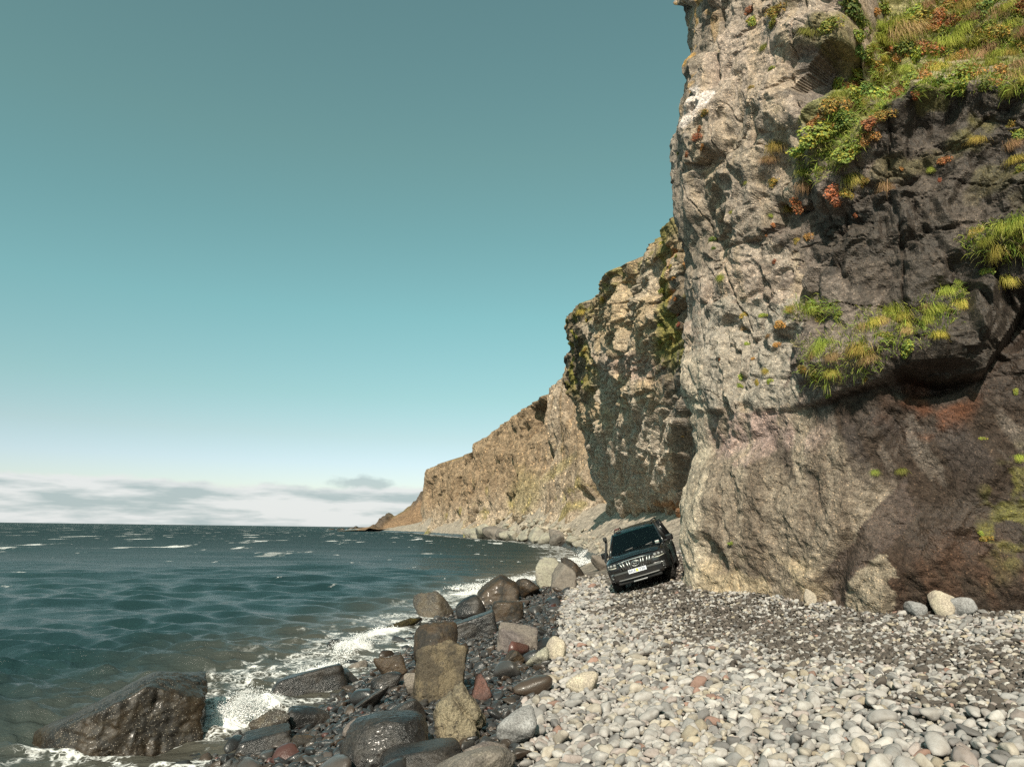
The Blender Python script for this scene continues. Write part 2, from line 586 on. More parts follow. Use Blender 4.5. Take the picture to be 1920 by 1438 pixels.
def build_sea():
    rows = np.concatenate([np.array([0.25, 0.6, 1.0, 1.5]), np.arange(2.0, 40, 0.5), np.arange(40, 130, 0.75), np.arange(130, 560, 1.05)])
    r = HC * FPX / rows[::-1]
    r = np.concatenate([np.array([1.2, 2.0, 3.0, 4.0, 5.0]), r[r > 5.4], np.array([26000.0])])
    th = np.concatenate([np.linspace(-115, -48, 28)[:-1], np.linspace(-48, 14, 420), np.linspace(14, 40, 14)[1:]])
    TH, RR = np.meshgrid(np.radians(th), r)
    x, y = (RR * np.sin(TH)).ravel(), (RR * np.cos(TH)).ravel()
    rr = RR.ravel()
    sp = np.maximum(np.gradient(r)[:, None] + 0 * TH, RR * np.gradient(np.radians(th))[None, :]).ravel()
    gz = ground(x, y)
    gx = np.where((y > -14) & (y < 900), gz, -5.0)
    calm = 0.30 + 0.70 * sstep(-gx, 0.0, 0.7)          # waves die out over the shoal
    dx, dy, dz = sea_waves(x, y, sp)
    big = fbm(np.stack([x * 0.03, y * 0.03, 0 * x], 1), 2, 77)
    amp = calm * (1.0 + 0.35 * big)
    X, Y, Z = x + dx * amp, y + dy * amp, dz * amp
    P2 = np.stack([x, y, 0 * x], 1)
    surf = np.zeros_like(x)
    nz = fbm(P2 * 3.1, 5, 21, 0.6)
    nr = fbm(P2 * 7.0, 4, 25, 0.6)
    for p, a, b, h in SURF_W:
        sdir = 0.28 if p[1] < 30 else 0.75               # along the shore
        ux, uy = math.sin(sdir), math.cos(sdir)
        al = (x - p[0]) * ux + (y - p[1]) * uy
        ac = (x - p[0]) * uy - (y - p[1]) * ux
        g = np.exp(-(al / a) ** 2 - ((ac + 0.15 * nz) / b) ** 2)
        Z += 0.5 * h * g * (0.8 + 0.7 * nz + 0.3 * nr)
        surf = np.maximum(surf, sstep(g + 0.25 * nz, 0.25, 0.6))
    depth = Z - gx
    # foam: lace over the swash, streaks behind the breakers, caps on the steepest crests
    lace = 1 - np.abs(fbm(np.stack([x * 1.5, y * 1.1, 0 * x], 1) + 0.5 * nz[:, None], 4, 31, 0.55)) * 3.4
    shore = sstep(-gx, 0.75, 0.02) * (y < 60) + sstep(-gx, 1.1, 0.1) * (y >= 60)
    foam = np.clip(shore * (0.12 + 1.05 * np.clip(lace, 0, 1)) - 0.06, 0, 1) * (0.55 + 0.45 * sstep(fbm(P2 * 0.5, 3, 41), -0.35, 0.25))
    crest = sstep(Z + 0.10 * fbm(P2 * np.array([.6, .9, 1]), 3, 51), 0.30, 0.44) * sstep(nz, -0.25, 0.3)
    foam = np.maximum(foam, crest * 0.9 * (rr < 160))
    foam = np.maximum(foam, surf)
    turb = sstep(-gx, 1.1, 0.05) * 0.9
    me = np_mesh('sea', np.stack([X, Y, Z], 1), grid_faces(len(r), len(th), True))
    far = sstep(np.log10(rr), 1.3, 2.6)
    set_col(me, np.stack([foam, turb, far, np.ones_like(x)], 1))
    m, w = new_mat('sea_water')
    at = w.n('ShaderNodeAttribute', attribute_name='col')
    s3 = w.n('ShaderNodeSeparateColor', ins={0: at.outputs['Color']})
    fo, tu, fa = s3.outputs
    pos = w.n('ShaderNodeNewGeometry').outputs['Position']
    # far whitecaps and wind streaks, in metres on the water
    mp = w.n('ShaderNodeMapping', ins={0: pos})
    mp.inputs['Scale'].default_value = (0.20, 0.05, 1.0)
    cap = w.noise(mp.outputs[0], 1.0, 5, 0.62)
    mp2 = w.n('ShaderNodeMapping', ins={0: pos})
    mp2.inputs['Scale'].default_value = (0.012, 0.006, 1.0)
    gust = w.noise(mp2.outputs[0], 1.0, 3, 0.5)
    mp5 = w.n('ShaderNodeMapping', ins={0: pos})
    mp5.inputs['Scale'].default_value = (0.55, 0.26, 1.0)
    cap2 = w.noise(mp5.outputs[0], 1.0, 5, 0.66)
    capm = w.math('MAXIMUM', w.math('MULTIPLY', w.smooth(cap, 0.615, 0.645), w.smooth(fa, 0.2, 0.6)), w.math('MULTIPLY', w.smooth(cap2, 0.665, 0.70), w.smooth(fa, 0.01, 0.15)))
    fine = w.noise(pos, 26.0, 5, 0.7)
    wv = w.n('ShaderNodeVectorMath', operation='ADD', ins={0: pos, 1: w.n('ShaderNodeVectorMath', operation='SCALE', ins={0: w.noise(pos, 2.2, 3, 0.6, 0, 1), 'Scale': 0.75}).outputs[0]})
    vl = w.n('ShaderNodeTexVoronoi', feature='DISTANCE_TO_EDGE', ins={'Vector': wv.outputs[0], 'Scale': 3.6})
    vs = w.n('ShaderNodeTexVoronoi', feature='DISTANCE_TO_EDGE', ins={'Vector': wv.outputs[0], 'Scale': 9.5})
    line = w.math('MAXIMUM', w.smooth(vl.outputs[0], 0.13, 0.02), w.math('MULTIPLY', w.smooth(vs.outputs[0], 0.12, 0.02), 0.7))
    dense = w.smooth(w.math('ADD', fo, w.math('MULTIPLY_ADD', fine, 0.8, -0.4)), 0.62, 0.95)
    fm = w.math('MAXIMUM', dense, w.math('MULTIPLY', w.math('MULTIPLY', line, w.smooth(fo, 0.10, 0.45)), w.smooth(fine, 0.3, 0.6, 0.45, 1.0)))
    foam_f = w.math('MAXIMUM', fm, capm)
    deep = w.mix(w.smooth(gust, 0.35, 0.65), (0.010, 0.028, 0.030), (0.018, 0.046, 0.046))
    body = w.mix(tu, deep, (0.085, 0.078, 0.062))
    col = w.mix(foam_f, body, (0.82, 0.82, 0.80))
    r1 = w.noise(pos, 11.0, 6, 0.72)
    mp3 = w.n('ShaderNodeMapping', ins={0: pos})
    mp3.inputs['Scale'].default_value = (0.55, 1.25, 1.0)
    r2 = w.noise(mp3.outputs[0], 1.0, 6, 0.65)
    mp4 = w.n('ShaderNodeMapping', ins={0: pos})
    mp4.inputs['Scale'].default_value = (1.3, 2.9, 1.0)
    r3 = w.noise(mp4.outputs[0], 1.0, 5, 0.62)
    b0 = w.n('ShaderNodeBump', ins={'Strength': 0.5, 'Distance': 0.06, 'Height': r1})
    b1 = w.n('ShaderNodeBump', ins={'Strength': w.smooth(fa, 0.0, 0.35, 0.2, 0.9), 'Distance': 0.32, 'Height': r3, 'Normal': b0.outputs[0]})
    b2 = w.n('ShaderNodeBump', ins={'Strength': w.math('MULTIPLY_ADD', fa, 0.75, 0.22), 'Distance': 0.9, 'Height': r2, 'Normal': b1.outputs[0]})
    rough = w.math('ADD', w.math('MULTIPLY', fa, 0.16), w.math('MULTIPLY_ADD', foam_f, 0.6, 0.15))
    spec = w.math('MULTIPLY', w.math('MULTIPLY_ADD', foam_f, -0.15, 0.33), w.math('MULTIPLY_ADD', fa, -0.80, 1.0))
    pb = finish(w, col, rough, b2.outputs[0], spec, IOR=1.33)
    dif = w.n('ShaderNodeBsdfDiffuse', ins={'Color': w.mix(foam_f, w.mix(tu, (0.022, 0.045, 0.047), (0.085, 0.078, 0.062)), (0.82, 0.82, 0.80)), 'Normal': b2.outputs[0]})
    mx = w.n('ShaderNodeMixShader', ins={0: w.smooth(fa, 0.0, 0.7, 0.12, 0.66), 1: pb.outputs[0], 2: dif.outputs[0]})
    w.link(mx.outputs[0], [n for n in m.node_tree.nodes if n.type == 'OUTPUT_MATERIAL'][0].inputs[0])
    return tag(link('sea', me, m), kind='structure')


sea = build_sea()


def build_spray():
    """drops and torn water thrown up where waves break"""
    rg = np.random.default_rng(91)
    V, F = [], []
    oc = np.array([(1, 0, 0), (-1, 0, 0), (0, 1, 0), (0, -1, 0), (0, 0, 1), (0, 0, -1)], float)
    of = np.array([(0, 2, 4), (2, 1, 4), (1, 3, 4), (3, 0, 4), (2, 0, 5), (1, 2, 5), (3, 1, 5), (0, 3, 5)])
    for (p, a, b, h), cnt in zip(SURF_W, (6000, 2600, 5000, 1500, 3000, 4000, 3000, 2000, 900, 700, 1500)):
        sdir = 0.28 if p[1] < 30 else 0.75
        ux, uy = math.sin(sdir), math.cos(sdir)
        dist = math.hypot(p[0], p[1])
        # a few jets, each a fan of drops
        jets = [(rg.normal(0, a * 0.55), rg.normal(0, b * 0.35), rg.uniform(0.45, 1.0), rg.normal(0, 0.35)) for _ in range(9)]
        for _ in range(cnt):
            ja, jb, jh, ln = jets[int(rg.integers(len(jets)))]
            t = rg.uniform() ** 1.6
            al = ja + t * ln * h + rg.normal(0, 0.16 * a * (0.4 + t))
            ac = jb + rg.normal(0, 0.18 * b * (0.4 + t)) - 0.25 * t * h
            z = 0.02 + t * jh * h * 1.15 + rg.normal(0, 0.02)
            r = rg.uniform(0.0025, 0.0075) * (1.7 - t) * max(1.0, dist / 11.0)
            n0 = len(V) * 6
            sc3 = np.array([rg.uniform(.7, 1.4), rg.uniform(.7, 1.4), rg.uniform(.8, 1.9)])
            V.append(oc * r * sc3 + np.array([p[0] + al * ux + ac * uy, p[1] + al * uy - ac * ux, z]))
            F.append(of + n0)
    me = np_mesh('sea_spray', np.concatenate(V), np.concatenate(F), True)
    m = plain('spray_white', (0.86, 0.87, 0.86), 0.5, grain=0.05)
    return tag(link('sea_spray', me, m), 'white spray thrown up where the waves break on the shore', 'spray', kind='stuff')


build_spray()

# ------------------------------------------------------------------ cliffs
def catmull(pts, per=40):
    P = np.array(pts, float)
    P = np.vstack([2 * P[0] - P[1], P, 2 * P[-1] - P[-2]])
    out = []
    for i in range(1, len(P) - 2):
        t = np.linspace(0, 1, per, endpoint=False)[:, None]
        a, b, c, d = P[i - 1], P[i], P[i + 1], P[i + 2]
        out.append(0.5 * (2 * b + (c - a) * t + (2 * a - 5 * b + 4 * c - d) * t ** 2 + (3 * b - a - 3 * c + d) * t ** 3))
    out.append(P[-2:-1])
    return np.vstack(out)


def path_grid(pts, spacing):
    """points along a smooth plan curve; spacing(y, x) -> step; returns xy, normals to the left of travel reversed to the sea, arc length"""
    D = catmull(pts)
    L = np.concatenate([[0], np.cumsum(np.linalg.norm(np.diff(D, axis=0), axis=1))])
    s = [0.0]
    while s[-1] < L[-1]:
        x, y = np.interp(s[-1], L, D[:, 0]), np.interp(s[-1], L, D[:, 1])
        s.append(s[-1] + spacing(x, y))
    s = np.array(s[:-1])
    xy = np.stack([np.interp(s, L, D[:, 0]), np.interp(s, L, D[:, 1])], 1)
    g = np.stack([np.interp(s + .4, L, D[:, 0]) - np.interp(s - .4, L, D[:, 0]), np.interp(s + .4, L, D[:, 1]) - np.interp(s - .4, L, D[:, 1])], 1)
    g /= np.linalg.norm(g, axis=1)[:, None]
    nrm = np.stack([g[:, 1], -g[:, 0]], 1)
    return xy, nrm, s


def lerp_col(col, target, m):
    return col * (1 - m[:, None]) + np.array(target) * m[:, None]


def near_cliff():
    pts = [(12.5, 34), (10.2, 27.5), (6.6, 21.9), (5.0, 19.0), (5.0, 17.7), (5.75, 16.0), (6.75, 14.2), (7.9, 13.35), (9.3, 12.7), (10.9, 11.2), (12.6, 8.5), (15.6, 2), (20, -12)]
    xy, nr, s = path_grid(pts, lambda x, y: 0.034 if 11.2 < y < 20.5 else 0.09 if 9 < y < 23 else 0.4)
    zs = np.concatenate([np.arange(0.3, 12.5, 0.034), np.arange(12.5, 19.5, 0.042), np.arange(19.5, 27.5, 0.2)])
    nc, nz = len(s), len(zs)
    nrm = np.repeat(nr[None], nz, 0).reshape(-1, 2)
    # smooth the normals' swing a little so neighbouring columns do not cross
    Sg, Zg = np.meshgrid(s, zs)
    S, Z = Sg.ravel(), Zg.ravel()
    # left-hand silhouette of the photograph sets how far the corner leans at each height
    ci = int(np.argmin(np.abs(xy[:, 1] - 18.2)))
    edge_px = np.interp(np.arange(0, 1100, 10), [0, 50, 100, 200, 300, 400, 450, 520, 600, 650, 700, 790, 840, 880, 950, 1000, 1075],
                        [1287, 1287, 1279, 1274, 1271, 1279, 1291, 1291, 1298, 1304, 1300, 1312, 1322, 1306, 1299, 1296, 1302])
    cz, cx = [], []
    for py, px in zip(np.arange(0, 1100, 10), edge_px):
        d = ray(px, py)
        t = 18.2 / d[1]
        cz.append(HC + d[2] * t)
        cx.append(d[0] * t)
    o = np.argsort(cz)
    corner_x = np.interp(Z, np.array(cz)[o], np.array(cx)[o])
    lean = (xy[ci, 0] - corner_x)
    w = np.exp(-((S - s[ci]) / 4.0) ** 2)
    X = np.tile(xy[:, 0], nz) - lean * w
    Y = np.tile(xy[:, 1], nz)
    P = np.stack([X, Y, Z], 1)
    px, py, dep = project(P)
    Q = np.stack([S * 1.0, Z * 1.0, 0 * S], 1)
    wob = fbm(Q * 0.8, 4, 60) * 26
    wob2 = fbm(Q * 0.8 + 40, 4, 61) * 26
    hf = fbm(Q * 3.6, 4, 62, 0.6)
    hx, hy = px + wob + 34 * hf, py + wob2 - 30 * hf
    # ---- relief
    lipx = [1200, 1310, 1400, 1480, 1560, 1640, 1700, 1780, 1840, 1875, 1920, 2000]
    lipy = [765, 768, 772, 766, 746, 722, 698, 712, 700, 655, 570, 480]
    lip = np.interp(px + 0.4 * wob, lipx, lipy) + 0.22 * wob2
    below = sstep(py, lip - 5, lip + 9)
    baser = np.interp(px, [1290, 1400, 1600, 1920], [1080, 1090, 1137, 1145])
    rec = np.interp(px, [1290, 1330, 1480, 1640, 1720, 1920], [0.0, 0.05, 0.07, 0.20, 0.48, 0.40])
    fade = 1 - 0.85 * sstep(py, lip + 20, baser)
    off = -rec * below * fade
    off -= 0.45 * blob(px, py, 1745, 712, 75, 22, -8, 0.8)
    # jutting ledge that carries the tufts
    off += 0.40 * np.exp(-((py - (np.interp(px, [1480, 1830], [690, 640]))) / 42) ** 2) * sstep(px, 1470, 1560) * sstep(px, 1860, 1825) * (1 - below)
    off += 0.30 * blob(px, py, 1848, 590, 34, 62, 0, 0.5) * (1 - below)
    off -= 0.40 * blob(px, py, 1896, 590, 34, 55, 0, 0.6)
    off += 0.5 * blob(px, py, 1890, 455, 75, 32, -22, 0.8)
    # vegetated slope, upper right: leans back
    slope_poly = [(1478, 300), (1540, 195), (1610, 120), (1640, 60), (1650, -400), (2400, -400), (2400, 160), (1920, 168), (1760, 172), (1700, 190), (1650, 235), (1610, 300), (1560, 320)]
    veg = in_poly(hx, hy, slope_poly)
    vz = np.interp(px, [1480, 1560, 1640, 1720, 1920], [320, 325, 245, 185, 170])
    back = np.clip((vz - py) / 75.0, 0, 2.6)
    vegs = sstep(px, 1560, 1680) * 1.0
    off -= 0.95 * back * vegs * (py < vz)
    off += 0.28 * np.exp(-((py - vz) / 26) ** 2) * sstep(px, 1500, 1560)
    # cave under an overhang, top centre
    cave = in_poly(px + 0.4 * wob, py + 0.4 * wob2, [(1488, 168), (1522, 108), (1560, 82), (1606, 72), (1614, 120), (1584, 160), (1566, 172), (1530, 205)])
    cs = blob(px, py, 1560, 128, 72, 62, -35, 1.2)
    off -= 1.15 * np.where(cave, 1.0, 0.25) * cs
    off += 0.35 * blob(px, py, 1545, 62, 80, 32, -12, 0.9)
    # open joint beside the corner block, corner blocks
    off -= 0.55 * np.exp(-((px - (1338 + 0.06 * (py - 60))) / 5.0) ** 2) * sstep(py, 0, 30) * sstep(py, 172, 150)
    off -= 0.16 * sstep(px, 1330, 1342) * sstep(py, 190, 120)
    off += 0.35 * blob(px, py, 1268, -4, 26, 16, 0, 0.6)
    # pale flake down the corner edge
    off += 0.10 * sstep(px, 1334, 1322) * sstep(py, 640, 680)
    # base buttresses
    off += 0.22 * blob(px, py, 1640, 1090, 50, 70, 0, 0.9) - 0.15 * blob(px, py, 1560, 1090, 26, 80, 25, 0.9)
    off += 0.18 * blob(px, py, 1400, 960, 90, 90, 30, 1.0) - 0.22 * blob(px, py, 1345, 1040, 20, 40, -30, 0.7)
    # diagonal flutes of the lower wall
    dg = (S - s[ci]) * 0.8 - Z * 0.55
    flute = fbm(np.stack([dg * 1.5, (S + Z) * 0.22, 0 * S], 1), 4, 70)
    rough_up = 1 - 0.62 * below
    big = fbm(Q * 0.33, 3, 80)
    wq = fbm(Q * 0.9, 3, 81) * 0.5
    wr = fbm(Q * 0.9 + 9, 3, 82) * 0.5
    b1 = blocks(S / 1.7 + wq, Z / 2.3 + wr, 90, 0.12, 1.2)
    b2 = blocks(S / 0.62 + 2 * wq, Z / 0.8 + 2 * wr, 95, 0.12, 1.5)
    b3 = blocks(S / 0.23 + 5 * wq, Z / 0.27 + 5 * wr, 99, 0.15, 1.6)
    t1 = terrace(fbm(Q * np.array([0.8, 1.1, 1]) + 3, 5, 107, 0.55), 5)
    t2 = terrace(fbm(Q * np.array([2.6, 3.2, 1]) + 3, 4, 109, 0.55), 4)
    t3 = terrace(fbm(Q * np.array([0.55, 0.32, 1]) + 8, 4, 113, 0.5), 5, 0.7, 0.9)
    ck = fbm(np.stack([S * 0.75, Z * 0.28, 0 * S], 1), 3, 115)
    crack = np.exp(-(ck / 0.018) ** 2) + 0.6 * np.exp(-(fbm(np.stack([S * 0.5, Z * 0.9, 0 * S], 1), 3, 117) / 0.012) ** 2)
    pit = np.clip(fbm(Q * 4.5, 4, 111, 0.6, True) - 0.25, 0, 1)
    f1 = fbm(Q * 2.6, 5, 100, 0.55)
    f2 = fbm(Q * 8.0, 4, 105, 0.6)
    clean = np.maximum(blob(px, py, 1400, 130, 70, 95, 10, 1.0), blob(px, py, 1310, 110, 30, 80, 0, 0.8))   # smoother slabs by the corner
    ru = rough_up * (1 - 0.55 * clean)
    k1 = slabs(S / 2.3 + 1.2 * wq, Z / 3.2 + 1.2 * wr, 401, 2.2)
    k2 = slabs(S / 0.95 + 2 * wq, Z / 1.25 + 2 * wr, 411, 1.8)
    k3 = slabs(S / 0.40 + 3 * wq, Z / 0.44 + 3 * wr, 421, 1.6, 0.7)
    k4 = slabs(S / 0.17 + 4 * wq, Z / 0.18 + 4 * wr, 431, 1.4, 0.8)
    patch = 0.45 + 0.55 * sstep(fbm(Q * 0.7, 3, 441), -0.3, 0.3)
    disp = 0.30 * big + 0.33 * k1 * rough_up + 0.19 * k2 * ru + 0.085 * k3 * (0.25 + 0.75 * ru) * patch + 0.038 * k4 * (0.5 + 0.5 * ru) * patch + 0.10 * t3 * ru + 0.022 * f2 + 0.035 * hf - 0.13 * crack * np.clip(1.3 * ru - 0.35, 0.06, 1)
    disp += (0.10 * flute + 0.10 * terrace(flute, 3, 0.55, 0.9) + 0.035 * hf) * below
    disp *= 1 - 0.55 * np.exp(-((S - s[ci]) / 0.5) ** 2)
    dk = in_poly(px, py, [(1650, 205), (1760, 176), (2300, 170), (2300, 640), (1840, 705), (1650, 700), (1610, 560), (1490, 420), (1635, 335)])
    disp += np.where(dk, 0.05 * k3 + 0.02 * k4, 0)
    off = off + disp - 0.22 * np.exp(-((S - s[ci]) / 1.4) ** 2) * sstep(Z, 2.5, 6.0)
    X = X + nrm[:, 0] * off
    Y = Y + nrm[:, 1] * off
    # ---- rock colours (dry tuff, basalt, iron and algae stains); alpha = wet
    g = fbm(Q * 0.5, 4, 120)
    g2 = fbm(Q * 2.2, 4, 124)
    col = np.tile(np.array([0.300, 0.254, 0.212]), (len(S), 1)) * (1 + 0.22 * g2[:, None])
    col = lerp_col(col, (0.38, 0.305, 0.255), 0.6 * sstep(g, 0.05, 0.4))
    col = lerp_col(col, (0.21, 0.178, 0.142), 0.75 * sstep(g, -0.02, -0.35))
    vs = fbm(np.stack([S * 1.9, Z * 0.16, 0 * S], 1), 4, 126, 0.6)
    col = lerp_col(col, (0.135, 0.112, 0.090), 0.55 * sstep(vs, 0.12, 0.36))
    col = lerp_col(col, (0.40, 0.31, 0.21), 0.40 * sstep(vs, -0.12, -0.36))
    speck = sstep(fbm(Q * 5.5, 3, 128, 0.6), 0.2, 0.42)
    col = lerp_col(col, (0.12, 0.105, 0.09), 0.5 * speck)
    wet = 0.0 * S
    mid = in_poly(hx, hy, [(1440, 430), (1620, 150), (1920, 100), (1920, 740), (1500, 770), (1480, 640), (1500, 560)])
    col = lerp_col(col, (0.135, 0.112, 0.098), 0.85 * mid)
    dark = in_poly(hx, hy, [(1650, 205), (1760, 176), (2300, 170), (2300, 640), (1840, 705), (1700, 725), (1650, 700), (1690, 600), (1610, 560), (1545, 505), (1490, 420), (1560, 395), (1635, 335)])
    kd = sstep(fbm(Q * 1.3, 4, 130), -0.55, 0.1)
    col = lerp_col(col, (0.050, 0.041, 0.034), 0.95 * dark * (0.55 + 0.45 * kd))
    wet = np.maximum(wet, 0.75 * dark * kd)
    cave_shade = blob(hx, hy, 1560, 140, 75, 70, -30, 0.8)
    col = lerp_col(col, (0.10, 0.09, 0.085), 0.75 * cave_shade)  # shade of the cave recess painted into the rock colour
    grey = in_poly(hx, hy, [(1300, 560), (1480, 560), (1500, 770), (1320, 770)])
    col = lerp_col(col, (0.285, 0.262, 0.225), 0.75 * grey)
    # lower wall
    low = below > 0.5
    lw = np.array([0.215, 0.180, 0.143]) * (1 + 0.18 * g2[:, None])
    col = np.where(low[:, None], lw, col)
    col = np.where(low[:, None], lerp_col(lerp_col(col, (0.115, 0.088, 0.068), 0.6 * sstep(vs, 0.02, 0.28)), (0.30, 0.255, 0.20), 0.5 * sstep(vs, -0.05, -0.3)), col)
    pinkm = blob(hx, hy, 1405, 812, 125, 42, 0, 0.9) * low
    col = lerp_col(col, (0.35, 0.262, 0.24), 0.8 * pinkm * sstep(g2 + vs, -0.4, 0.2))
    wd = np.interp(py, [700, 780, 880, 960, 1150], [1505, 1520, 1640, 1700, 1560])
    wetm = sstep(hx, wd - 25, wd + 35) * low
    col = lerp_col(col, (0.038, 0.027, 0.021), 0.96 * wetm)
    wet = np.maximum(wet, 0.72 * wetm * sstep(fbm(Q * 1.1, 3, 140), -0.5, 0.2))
    streak = fbm(np.stack([(S + 0.35 * Z) * 2.6, (Z - 0.35 * S) * 0.7, 0 * S], 1), 5, 150, 0.62)
    col = lerp_col(col, (0.05, 0.04, 0.036), 0.75 * low * sstep(streak, 0.12, 0.35) * sstep(py, 760, 800) * sstep(py, 960, 860) * sstep(hx, 1370, 1500))
    col = lerp_col(col, (0.17, 0.145, 0.125), 0.55 * low * sstep(streak, -0.15, -0.4) * wetm * sstep(py, 1000, 850))
    runnel = in_poly(hx, hy, [(1700, 905), (1650, 940), (1590, 1010), (1545, 1060), (1500, 1120), (1520, 1145), (1590, 1145), (1625, 1080), (1660, 1030), (1740, 960)])
    col = lerp_col(col, (0.062, 0.044, 0.036), 0.9 * runnel)
    wet = np.maximum(wet, 0.7 * runnel)
    palep = in_poly(px + 0.5 * wob + 22 * hf, py + 0.5 * wob2 - 18 * hf, [(1585, 1150), (1598, 1100), (1640, 1050), (1668, 1030), (1685, 1080), (1692, 1150)])
    col = lerp_col(col, (0.285, 0.245, 0.19), 0.85 * palep)
    wet = np.where(palep, 0.0, wet)
    col = lerp_col(col, (0.13, 0.050, 0.024), 0.65 * blob(hx, hy, 1745, 755, 75, 50, 0, 0.9) * sstep(fbm(Q * 1.7, 4, 160), -0.25, 0.2) * low)
    col = lerp_col(col, (0.085, 0.046, 0.03), 0.5 * blob(hx, hy, 1800, 1080, 110, 80, 0, 1.0) * wetm * sstep(streak, -0.2, 0.2))
    creamb = sstep(py, 1030, 1062) * sstep(hx, 1560, 1480)
    col = lerp_col(col, (0.40, 0.325, 0.22), 0.7 * creamb * sstep(g2, -0.4, 0.15))
    cream = sstep(px + 0.35 * wob, 1336, 1322) * sstep(py, 640, 690)
    col = lerp_col(col, (0.46, 0.405, 0.32), 0.8 * cream * (0.55 + 0.45 * sstep(g2, -0.4, 0.2)))
    col = lerp_col(col, (0.62, 0.56, 0.53), 0.85 * blob(hx, hy, 1318, 200, 26, 34, 25, 0.5))
    col = lerp_col(col, (0.42, 0.25, 0.07), 0.75 * sstep(fbm(Q * 2.7, 4, 170), 0.16, 0.34) * sstep(px, 1345, 1290) * sstep(py, 260, 120))
    moss = sstep(fbm(Q * 1.4, 4, 180), 0.12, 0.4)
    col = lerp_col(col, (0.16, 0.15, 0.035), 0.55 * moss * sstep(py, 480, 120) * sstep(px, 1400, 1600))
    soil = veg & (py < vz + 8)
    col = lerp_col(col, (0.18, 0.19, 0.05), 0.6 * soil * sstep(fbm(Q * 1.6, 3, 182), -0.45, 0.1))
    wet = np.where(soil, 0.0, wet)
    ygreen = np.maximum(blob(hx, hy, 1895, 950, 40, 100, 15, 1.2), blob(hx, hy, 1850, 1000, 20, 18, 0, 1.0)) * sstep(fbm(Q * 3.0, 4, 190), -0.05, 0.2)
    col = lerp_col(col, (0.15, 0.145, 0.03), 0.6 * ygreen)
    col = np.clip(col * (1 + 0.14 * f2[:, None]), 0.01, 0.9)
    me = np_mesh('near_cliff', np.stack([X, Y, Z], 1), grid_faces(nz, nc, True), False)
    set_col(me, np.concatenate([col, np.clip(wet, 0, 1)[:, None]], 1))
    return me


